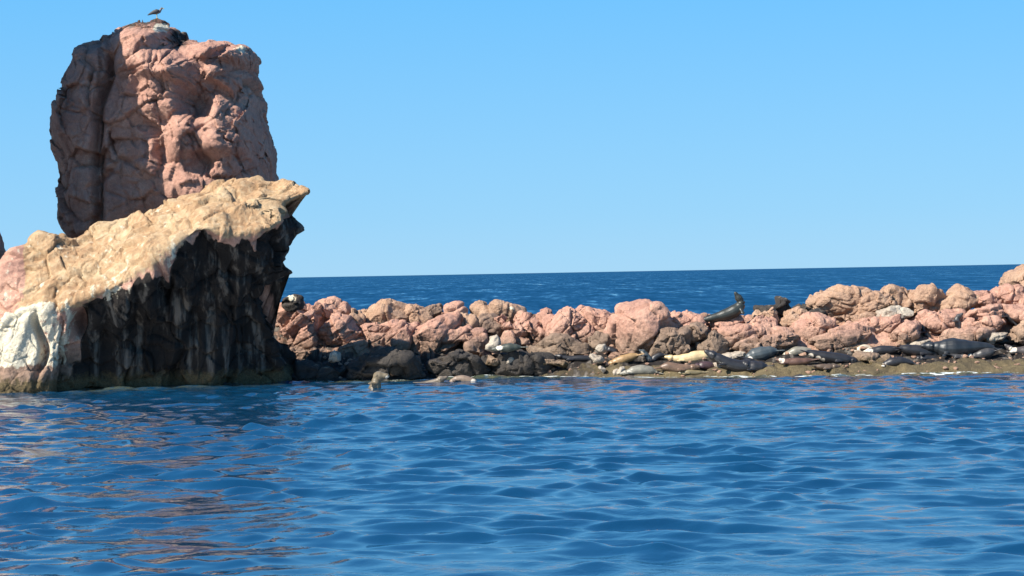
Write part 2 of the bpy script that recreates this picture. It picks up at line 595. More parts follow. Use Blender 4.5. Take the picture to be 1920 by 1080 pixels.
def pillar_post(V, N):
    px, py = to_px(V)
    front = smooth01((85.0 - V[:, 1]) / 4.4, 0.0, 0.55) * (1 - 0.75 * smooth01(N[:, 2], 0.5, 0.9))
    D = np.zeros(len(V))
    def seg(x0, y0, x1, y1):
        vx, vy = x1 - x0, y1 - y0
        t = np.clip(((px - x0) * vx + (py - y0) * vy) / (vx * vx + vy * vy), 0, 1)
        return np.hypot(px - x0 - t * vx, py - y0 - t * vy)
    nz = 6 * perlin(V * 0.6, 77)
    px0, py0 = px.copy(), py.copy()
    px, py = px + nz, py + 6 * perlin(V * 0.6 + 50, 78)
    # the deep vertical cleft between the left buttress and the main face
    cl = [(200, 50), (202, 136), (182, 194), (178, 311), (181, 470)]
    d = np.min([seg(*cl[i], *cl[i + 1]) for i in range(4)], 0)
    D -= 1.1 * np.exp(-(d / 7.0) ** 2)
    D -= 0.45 * np.exp(-(np.maximum(0, px - 182) / 40) ** 2) * (px > 182)
    def blob(cx, cy, rx, ry, rot, amp, sharp=2.0):
        c, s = math.cos(math.radians(rot)), math.sin(math.radians(rot))
        u = ((px - cx) * c + (py - cy) * s) / rx
        v = (-(px - cx) * s + (py - cy) * c) / ry
        return amp * np.exp(-(np.abs(u) ** sharp + np.abs(v) ** sharp) ** 1.0)
    # outstanding blocks (lit) and hollows, placed as on the real face
    D += blob(248, 95, 36, 42, 0, 0.9, 4)
    D += blob(318, 120, 48, 30, 12, 1.15, 4)
    D += blob(305, 172, 34, 42, 0, 0.75, 4)
    D += blob(262, 60, 40, 22, 0, 0.5, 4)
    D += blob(432, 245, 50, 60, 8, 1.3, 4)
    D += blob(352, 265, 30, 46, 0, 0.85, 4)
    D += blob(395, 355, 72, 44, 0, 0.75, 4)
    D += blob(275, 290, 22, 42, 0, 0.35, 4)
    D += blob(400, 92, 55, 20, 8, 1.1, 4)
    D += blob(458, 102, 26, 22, 0, 0.7, 4)
    D += blob(425, 150, 60, 20, 32, 0.75, 4)
    D -= blob(335, 72, 38, 26, 30, 1.0, 3)
    D -= blob(365, 200, 30, 24, 10, 0.7, 3)
    D -= blob(420, 172, 48, 14, 28, 0.6, 3)
    D -= blob(382, 305, 26, 18, 0, 0.6, 3)
    D -= blob(300, 282, 12, 22, 0, 0.4, 3)
    D -= blob(500, 260, 22, 100, 0, 0.7, 3)
    # long crack across the lower main face
    d2 = np.min([seg(183, 335, 225, 300), seg(225, 300, 262, 318)], 0)
    D -= 0.35 * np.exp(-(d2 / 5.0) ** 2)
    f1, f2, cid, off = worley(V / 1.55 + 3, 91)
    g = _G[(cid * 255).astype(int) & 255]
    D = D * 0.88 + 0.15 * ((cid - 0.5) + 3.4 * (g * off).sum(1) - 0.5 * np.exp(-((f2 - f1) / 0.04) ** 2))
    f1, f2, cid, off = worley(V / 0.6 + 3, 92)
    g = _G[(cid * 255).astype(int) & 255]
    D += 0.05 * ((cid - 0.5) + 3.2 * (g * off).sum(1) - 0.5 * np.exp(-((f2 - f1) / 0.06) ** 2)) * smooth01(px, 200, 260)
    V = V + np.outer(D * front, np.array([0.0, -1.0, 0.0]))
    return V

def pillar_attrs(V, N):
    px, py = to_px(V)
    g = np.exp(-(((px - 302) / 16) ** 2 + ((py - 52) / 9) ** 2)) * 1.3 + np.exp(-(((px - 455) / 18) ** 2 + ((py - 92) / 9) ** 2)) * 0.8
    v = 0.28 * (1 - smooth01(px, 150, 215)) + 0.3 * smooth01(px, 470, 505) + 0.6 * np.exp(-((py - 40) / 22) ** 2) * (np.abs(px - 280) < 80)  # left lobe and right edge carry painted shade; top is darker too
    v = np.maximum(v, 0.8 * np.exp(-(((px - 337) / 26) ** 2 + ((py - 70) / 24) ** 2)))  # darker around the notch beside the top
    return {'guano': g, 'varnish_shade': v}

pillar = rock("rock_pillar", PILLAR, 85.0, 4.6, ymap=lambda a, b: (float(np.interp(a, [100, 520], [83.0, 86.0])), float(np.interp(b, [90, 220], [82.2, 84.5]))), sub=8, seed=4, power=2.9, facets=0, rough=0.10, cracks=0.115, cell=2.9, mat=MAT_PILLAR,
              centre=(305, 250), post=pillar_post, attrs=pillar_attrs, fine=1.6)
tag(pillar, "tall blocky reddish brown rock pillar rising behind the tilted slab", "rock pillar")

# --- tilted slab
def build_slab():
    R = []
    def ring(*a): R.append([Vector(x) for x in a])
    rows = [
        # crest            mid-top            nose               under1             under2             base(px,Y)
        ((-260, 640, 72), (-262, 660, 70.8), (-264, 690, 69.6), (-264, 705, 69.5), (-264, 720, 69.4), (-264, 69.3)),
        ((-120, 610, 72), (-118, 630, 70.6), (-118, 650, 69.4), (-118, 675, 69.3), (-118, 700, 69.2), (-118, 69.1)),
        ((-25, 575, 72), (-22, 600, 70.5), (-20, 622, 69.3), (-20, 655, 69.1), (-20, 695, 69.1), (-20, 69.0)),
        ((19, 484, 73), (25, 545, 71), (30, 592, 69.4), (30, 640, 69.2), (32, 690, 69.1), (34, 69.0)),
        ((80, 447, 73.8), (75, 515, 71.2), (72, 577, 69.4), (70, 640, 69.3), (72, 690, 69.2), (74, 69.1)),
        ((110, 447, 74), (110, 515, 71.3), (112, 583, 69.4), (112, 640, 69.4), (113, 685, 69.4), (114, 69.4)),
        ((143, 456, 74.5), (146, 510, 71.4), (150, 568, 69.3), (136, 630, 69.9), (132, 680, 70.3), (130, 70.4)),
        ((170, 440, 75), (172, 500, 71.5), (178, 555, 69.2), (172, 608, 69.9), (165, 660, 71.0), (160, 71.6)),
        ((215, 422, 75), (215, 480, 71.5), (215, 536, 69.1), (216, 600, 69.9), (215, 650, 71.5), (215, 72.2)),
        ((300, 388, 75.5), (298, 440, 71.8), (298, 488, 69.1), (298, 540, 70.2), (300, 620, 71.9), (300, 72.8)),
        ((375, 359, 75.5), (372, 395, 72.0), (372, 428, 69.1), (375, 500, 70.5), (378, 600, 72.2), (380, 73.2)),
        ((432, 333, 75.5), (430, 385, 72.2), (430, 440, 69.4), (430, 510, 71.0), (430, 600, 72.6), (430, 73.6)),
        ((495, 334, 75.0), (490, 380, 72.2), (488, 428, 69.7), (480, 510, 71.4), (472, 600, 73.0), (470, 74.0)),
        ((548, 345, 74.4), (545, 366, 72.4), (538, 404, 70.4), (520, 500, 72.0), (508, 600, 73.6), (508, 74.4)),
        ((571, 355, 73.6), (569, 363, 72.4), (556, 386, 71.4), (532, 480, 72.8), (512, 590, 74.4), (512, 75.6)),
        ((574, 361, 73.2), (573, 364, 72.6), (554, 396, 72.2), (533, 495, 73.6), (512, 600, 74.8), (516, 76.0)),
    ]
    def sq(p, k=0.62):                       # bring the crest and the back nearer to the nose
        return (p[0], p[1], 69.2 + (p[2] - 69.2) * k)
    rows = [(sq(c), sq(m, 0.7), n, sq(u1, 0.8), sq(u2, 0.8), (b[0], 69.2 + (b[1] - 69.2) * 0.8)) for c, m, n, u1, u2, b in rows]
    for ri, r in enumerate(rows):
        c, m, n, u1, u2, b = r
        base = W(b[0], b[1], -0.9)
        crest = P(*c)
        back = P(c[0] - (34 if ri >= len(rows) - 3 else 8), c[1] + 22, c[2] + 0.45)
        endf = 0.35 if ri == len(rows) - 1 else (0.7 if ri == len(rows) - 2 else 1.0)
        bb = Vector((base.x, max(base.y + 1.5 * endf, crest.y + 0.3), -0.9))
        u1p = P(u1[0] - 20, u1[1], crest.y + 0.4)
        u2p = P(u2[0] - 24, u2[1], crest.y + 0.7)
        bm_ = (u1p + u2p) / 2 + Vector((0, 0.3 * endf, 0))
        bb.x = W(b[0] - 14, bb.y, -0.9).x
        # extra points that round the lip
        R.append([crest, P(*m), P(*n), P(*u1), P(*u2), base, bb, bm_, back])
    A = np.array([[list(p) for p in r] for r in R])          # rings x points x 3
    nr, npnt, _ = A.shape
    # along the slab: arc length parameter with Catmull-Rom
    def cr(arr, n_out, closed):
        n = len(arr)
        L = np.linalg.norm(np.diff(arr, axis=0), axis=2).mean(1) if not closed else np.linalg.norm(np.diff(np.concatenate([arr, arr[:1]]), axis=0), axis=2).mean(1)
        cum = np.concatenate([[0], np.cumsum(L)])
        t = np.linspace(0, cum[-1], n_out, endpoint=not closed)
        k = np.clip(np.searchsorted(cum, t, side='right') - 1, 0, len(L) - 1)
        f = ((t - cum[k]) / L[k])[:, None, None]
        if closed:
            p0, p1, p2, p3 = arr[(k - 1) % n], arr[k % n], arr[(k + 1) % n], arr[(k + 2) % n]
        else:
            p0, p1, p2, p3 = arr[np.maximum(k - 1, 0)], arr[k], arr[np.minimum(k + 1, n - 1)], arr[np.minimum(k + 2, n - 1)]
        m1, m2 = (p2 - p0) * 0.33, (p3 - p1) * 0.33
        h = (2 * f**3 - 3 * f**2 + 1) * p1 + (f**3 - 2 * f**2 + f) * m1 + (-2 * f**3 + 3 * f**2) * p2 + (f**3 - f**2) * m2
        return h, t / cum[-1], k + (f[:, 0, 0])
    U, V_ = 620, 440
    B, _, _ = cr(A, U, False)
    C, _, kk = cr(B.transpose(1, 0, 2), V_, True)
    G = C.transpose(1, 0, 2)
    vpar = np.tile(kk, (U, 1))                                # 0 crest,1 mid,2 nose,3 u1,4 u2,5 base
    V = G.reshape(-1, 3)
    vp = vpar.ravel()
    idx = np.arange(U * V_).reshape(U, V_)
    nx = np.roll(idx, -1, axis=1)
    q = np.stack([idx[:-1], idx[1:], nx[1:], nx[:-1]], -1).reshape(-1, 4)
    N = vnormals(V, q)
    if N[np.argmin(V[:, 1])][1] > 0:
        q = q[:, ::-1]
        N = -N
    px, py = to_px(V)
    top = smooth01(vp, 2.15, 1.9)* (vp < 5) + (vp > 8) * 1.0
    under = smooth01(vp, 1.95, 2.3) * (vp < 6)
    right = smooth01(px, 120, 170)
    # broad swells and hollows on the sunlit top
    sw = 0.40 * fbm(V * np.array([0.42, 0.42, 0.42]), 3, 31) + 0.10 * ridged(V * np.array([0.6, 0.6, 0.6]), 2, 33)
    # bedding lines run up along the slab
    bed = 0.15 * ridged(np.stack([V[:, 0] * 0.28, V[:, 1] * 0.7, V[:, 2] * 0.9 - V[:, 0] * 0.4], 1), 2, 35)
    # hanging draperies on the undercut
    DV = np.stack([V[:, 0] * 0.8 - 0.25 * V[:, 2], V[:, 1] * 0.15, V[:, 2] * 0.14], 1)
    drape = 0.55 * fbm(DV, 2, 37, 0.5) + 0.16 * ridged(DV * 2.1, 2, 38, 0.4) - 0.12
    f1, f2, cid, off = worley(V * 0.55 + 0.2 * np.stack([perlin(V, 1), perlin(V, 2), perlin(V, 3)], 1), 39)
    g = _G[(cid * 255).astype(int) & 255]
    crk = 0.11 * ((cid - 0.5) + 3.0 * (g * off).sum(1) - 0.9 * np.exp(-((f2 - f1) / 0.05) ** 2))
    f1, f2, cid, off = worley(V * 1.3 + 5, 40)
    g = _G[(cid * 255).astype(int) & 255]
    crk += 0.06 * (3.0 * (g * off).sum(1) - 0.6 * np.exp(-((f2 - f1) / 0.06) ** 2))
    crk = crk * (1 - 0.65 * (px < 100) * under)
    endfade = 1 - 0.6 * smooth01(px, 490, 560)
    D = top * (sw + bed) * 0.9 + under * drape * (0.55 + 0.45 * right) + crk * (0.75 + 0.25 * (1 - top))
    # scalloped lip along the nose
    lip = np.exp(-((vp - 2.0) / 0.35) ** 2)
    D *= 1 - 0.5 * lip
    D += lip * 0.45 * fbm(np.stack([V[:, 0] * 0.6, V[:, 1] * 0.1, V[:, 2] * 0.1], 1), 4, 41)
    V = V + N * (D * endfade)[:, None] + N * (0.022 * fbm(V * 4.5, 4, 43))[:, None]
    # arch-like hollow and dark column gap below the left of the lip
    def hollow(cx, cy, rx, ry, a):
        return a * np.exp(-(((px - cx) / rx) ** 2 + ((py - cy) / ry) ** 2) ** 1.6)
    hD = hollow(303, 532, 15, 34, 0.9) + hollow(150, 605, 12, 30, 1.1) + hollow(74 + 8 * np.sin(py * 0.05), 650, 8, 60, 0.55) + hollow(120, 690, 10, 30, 0.7) + hollow(240, 600, 40, 26, 0.5)
    hD = hD * under
    V[:, 1] += hD
    # ragged, undercut right hand end
    dxp = np.interp(py, [300, 361, 385, 428, 479, 513, 538, 572, 615, 666, 700, 740], [0, 0, -28, 10, -8, 17, -12, -26, -8, 15, 18, 18])
    wgt = smooth01(px, 440, 530)
    rag = 9 * fbm(V * 1.2, 3, 47) + 7 * ridged(V * 0.8, 2, 48) - 5
    V[:, 0] += (dxp + rag * smooth01(py, 368, 395)) * wgt * V[:, 1] / F_PX
    f1, f2, cid, off = worley(V * 1.0 + 31, 49)
    g = _G[(cid * 255).astype(int) & 255]
    V[:, 0] += 0.16 * ((cid - 0.5) + 2.6 * (g * off).sum(1)) * wgt * smooth01(py, 368, 395)
    # drips along the lip; the undercut's shade is painted near-black
    N = vnormals(V, q)
    n_st = fbm(np.stack([V[:, 0] * 1.6, V[:, 1] * 0.2, V[:, 2] * 0.2], 1), 3, 51)
    varn_shade = 1.35 * under * smooth01(px + 40 * n_st, 128, 160) * smooth01(vp + 0.45 * n_st, 2.1, 2.4)
    varn_shade = np.maximum(varn_shade, 1.1 * smooth01(px, 540, 556) * smooth01(py, 372, 384))  # same painted shade below the tip at the right end
    varn_shade = np.maximum(varn_shade, 0.8 * np.exp(-((px - 520) / 42) ** 2 - ((py - 341) / 8) ** 2))
    gua = (0.85 - 0.30 * smooth01(px, 60, 80)) * (1 - smooth01(px, 128, 150)) * smooth01(vp, 1.5, 2.0) * (1 - smooth01(py, 675, 705)) * (vp < 6)
    gua = np.maximum(gua, (0.12 + 0.45 * np.exp(-((px - 205) / 45) ** 2) + 0.35 * np.exp(-((px - 320) / 40) ** 2)) * np.exp(-((vp - 2.15) / 0.35) ** 2))
    gua = np.maximum(gua, 0.35 * np.exp(-(((px - 190) / 90) ** 2 + ((py - 500) / 60) ** 2)))
    crust = (0.75 - 0.45 * (1 - smooth01(px, 10, 60))) * smooth01(vp, 2.4, 1.9) + (vp > 8) * 0.7
    crust = crust * (1 - 0.6 * (px < 45) * (py < 560))
    gua = np.maximum(gua, 0.40 * np.exp(-((px - 215) / 120) ** 2) * smooth01(vp, 0.6, 1.5) * (vp < 2.4))
    gua = np.maximum(gua, 0.30 * under * smooth01(px, 115, 125) * (1 - smooth01(px, 145, 160)))
    # rusty hollows and pale runs on the crust
    rn = ridged(np.stack([V[:, 0] * 0.9 + V[:, 1] * 0.7, V[:, 1] * 0.25, V[:, 2] * 0.5 + V[:, 0] * 0.2], 1), 3, 71)
    gua = np.maximum(gua, 0.42 * smooth01(rn, 0.75, 1.35) * smooth01(vp, 2.3, 1.2) * (vp < 3) * (1 - 0.6 * smooth01(px, 330, 450)))
    varn_shade = np.maximum(varn_shade, 0.5 * smooth01(fbm(V * 0.9, 3, 72), 0.42, 0.75) * (vp < 1.9))
    loc = np.array([-16.0, 71.0, 0.0])
    # close both ends
    capL, capR = len(V), len(V) + 1
    Vc = np.concatenate([V, V[idx[0]].mean(0)[None], V[idx[-1]].mean(0)[None]])
    fL = np.stack([idx[0], nx[0], np.full(V_, capL), np.full(V_, capL)], -1)
    me_attrs = {'varnish_shade': np.append(varn_shade, [0, 1]), 'guano': np.append(gua, [0, 0]), 'crust': np.append(crust, [0, 0])}
    # the right end is zipped shut between its front and its back edge
    ring = idx[-1]
    nf = int(np.searchsorted(kk, 5.0))
    fr, bk = ring[:nf], ring[nf:][::-1]
    strip = []
    jj = [0] + [int(round(a * (len(bk) - 1) / (nf - 1))) for a in range(1, nf)]
    for a in range(nf - 1):
        strip.append((fr[a], fr[a + 1], bk[jj[a]]))
        for j in range(jj[a], jj[a + 1]):
            strip.append((fr[a + 1], bk[j + 1], bk[j]))
    q3 = np.concatenate([q[:, [0, 1, 2]], q[:, [0, 2, 3]], fL[:, :3], np.array(strip)])
    me = mesh_from("tilted_rock_slab", Vc - loc, tris=q3, attrs=me_attrs)
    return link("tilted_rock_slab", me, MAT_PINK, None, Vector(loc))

slab = build_slab()
tag(slab, "big tilted rock slab with cream crusted top and dark undercut face", "rock slab")

# --- cliff just outside the left edge of the frame; its flank peeps in and it shades the pillar
CLIFF = [(4, 600), (11, 555), (13, 520), (4, 480), (-10, 455), (-26, 400), (-36, 250), (-42, 40), (-72, -110), (-122, -278), (-200, -380),
         (-450, -430), (-640, -300), (-760, 100), (-800, 500), (-760, 800), (-300, 800), (-40, 790)]
cliff = rock("side_cliff", CLIFF, 76.6, 2.2, sub=7, seed=9, power=6.0, facets=0, rough=0.14, cracks=0.07, cell=2.2, mat=MAT_PILLAR, centre=(-380, 350))
tag(cliff, "dark rock flank showing at the left edge above the slab", "rock")

# ---------------------------------------------------------------- low ledge that carries the boulders and the animals
MAT_LEDGE = rock_material("ledge_rock", (0.12, 0.095, 0.055), (0.21, 0.165, 0.085), (0.04, 0.034, 0.026), wet_line=False)

def ledge_height(X, Y):
    px = px_of(X, Y)
    d = Y - waterline(px)
    prof = np.interp(d, [-2.5, -0.4, 0.0, 0.4, 1.2, 2.2, 3.2, 4.5, 6.5, 8.5, 11.0, 13.0], [-0.8, -0.2, 0.0, 0.18, 0.36, 0.58, 0.82, 1.3, 1.85, 1.7, 0.3, -0.9])
    low = np.interp(d, [-2.5, -0.4, 0.0, 0.4, 2.0, 3.5, 4.4, 5.6, 7.5, 9.5, 12.0, 14.0], [-0.8, -0.2, 0.0, 0.16, 0.26, 0.36, 0.75, 1.5, 1.85, 1.7, 0.3, -0.9])
    wl = 1 - smooth01(px, 860.0, 1040.0)
    prof = prof * (1 - wl) + low * wl
    V = np.stack([X, Y, np.zeros_like(X)], 1)
    f1, f2, cid, off = worley(V * np.array([1.1, 1.6, 1.0]), 64)
    g = _G[(cid * 255).astype(int) & 255]
    prof = prof + 0.07 * (d > -0.6) * ((cid - 0.5) * 1.2 + 2.2 * (g * off).sum(1) - 0.8 * np.exp(-((f2 - f1) / 0.07) ** 2))
    prof = prof - 3.0 * (1 - smooth01(px, 442.0, 500.0)) - 3.0 * smooth01(px, 2560.0, 2690.0)
    return prof + (0.10 + 0.22 * smooth01(d, 2.5, 4)) * fbm(V * np.array([0.55, 0.9, 1]), 5, 61) + (0.04 + 0.2 * smooth01(d, 2.5, 4)) * ridged(V * np.array([1.2, 2.4, 1]), 3, 62) * (d > -0.5)

def build_ledge():
    nx, ny = 620, 190
    s = np.linspace(440, 2700, nx)
    yy = np.linspace(69.5, 88.5, ny)
    Yg, Sg = np.meshgrid(yy, s, indexing='ij')
    X = ((Sg - 960) / F_PX * Yg).ravel()
    Y = Yg.ravel()
    Z = ledge_height(X, Y)
    V = np.stack([X, Y, Z], 1)
    idx = np.arange(nx * ny).reshape(ny, nx)
    q = np.stack([idx[:-1, :-1], idx[:-1, 1:], idx[1:, 1:], idx[1:, :-1]], -1).reshape(-1, 4)
    d = Y - waterline(px_of(X, Y))
    z0 = np.zeros(len(V))
    dark = 0.55 * (1 - smooth01(px_of(X, Y), 1080, 1180)) + 0.35 * (1 - smooth01(px_of(X, Y), 820, 900)) * (1 - smooth01(d, 3.0, 4.2))  # slab's shadow painted darker into the left part of the ledge
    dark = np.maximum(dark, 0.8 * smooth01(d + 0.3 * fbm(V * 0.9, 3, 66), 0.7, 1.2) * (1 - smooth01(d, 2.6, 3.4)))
    me = mesh_from("rock_ledge", V, quads=q, attrs={'pinkness': smooth01(d, 2.6, 3.6) * (0.75 + 0.2 * smooth01(px_of(X, Y), 1100, 1200)), 'varnish_shade': dark, 'guano': z0, 'crust': 0.28 * smooth01(d, 0.1, 0.5) * (1 - smooth01(d, 1.2, 2.2)) * smooth01(px_of(X, Y), 1100, 1250)})
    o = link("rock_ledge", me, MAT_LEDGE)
    tag(o, "low olive brown rock ledge along the waterline", kind='structure')
build_ledge()

# loose stones in the gaps between the boulders: too many to count
def build_rubble():
    rs = np.random.RandomState(5)
    D, T = ico(2)
    VV, TT, n = [], [], 0
    for k in range(1500):
        px = rs.uniform(520, 1990)
        d = rs.uniform(2.6, 7.5) if rs.rand() < 0.75 else rs.uniform(0.0, 2.6)
        Y = float(waterline(px)) + d
        X = (px - 960) / F_PX * Y
        z = float(ledge_height(np.array([X]), np.array([Y]))[0])
        r = 0.05 + 0.17 * rs.rand() ** 2.2
        if d < 2.6: r *= 0.6
        V = D * r * np.array([rs.uniform(0.8, 1.6), rs.uniform(0.8, 1.3), rs.uniform(0.5, 0.95)])
        for _ in range(6):
            nn = rs.normal(size=3); nn /= np.linalg.norm(nn)
            dd = V @ nn
            V = V - np.outer(np.maximum(0, dd - dd.max() * 0.62), nn)
        a = rs.uniform(0, 6.28)
        V = V @ np.array([[math.cos(a), math.sin(a), 0], [-math.sin(a), math.cos(a), 0], [0, 0, 1]])
        VV.append(V + np.array([X, Y, z + r * 0.15]))
        TT.append(T + n)
        n += len(D)
    V = np.concatenate(VV)
    z0 = np.zeros(len(V))
    me = mesh_from("rock_rubble", V, tris=np.concatenate(TT), attrs={'varnish_shade': z0 + 0.25, 'guano': z0 + 0.18, 'crust': z0, 'pinkness': z0 + 0.6}, smooth=False)
    tag(link("rock_rubble", me, MAT_LEDGE), "loose stones and rubble in the gaps between the boulders", kind='stuff')
build_rubble()

def Zm(ox, oy, sc):
    return lambda pts: [(ox + a / sc, oy + b / sc) for a, b in pts]
z3, z4, z5, z6, z7 = Zm(500, 530, 5.142), Zm(820, 530, 5.142), Zm(1120, 530, 5.142), Zm(1400, 530, 5.142), Zm(1620, 490, 4.32)
zA, zB, zC, zD, zE, zF, zH = Zm(860, 610, 9), Zm(1040, 610, 9), Zm(1220, 610, 9), Zm(1380, 610, 9), Zm(1560, 600, 9), Zm(1720, 580, 9), Zm(540, 620, 5.333)

MAT_TAN = rock_material("tan_rock", (0.40, 0.255, 0.175), (0.52, 0.37, 0.26), (0.24, 0.155, 0.115))
MAT_BROWN = rock_material("brown_rock", (0.24, 0.165, 0.125), (0.36, 0.26, 0.19), (0.12, 0.085, 0.07))
MAT_DARK = rock_material("dark_wet_shade_rock", (0.05, 0.045, 0.042), (0.09, 0.075, 0.06), (0.02, 0.02, 0.022), wet_line=False)  # near-black rock; beside the slab the tone also stands in for its shadow
MAT_WHITE = rock_material("guano_rock", (0.42, 0.36, 0.29), (0.56, 0.51, 0.42), (0.28, 0.21, 0.17), wet_line=False)
MATS = {'p': MAT_PINK, 't': MAT_TAN, 'b': MAT_BROWN, 'd': MAT_DARK, 'w': MAT_WHITE}

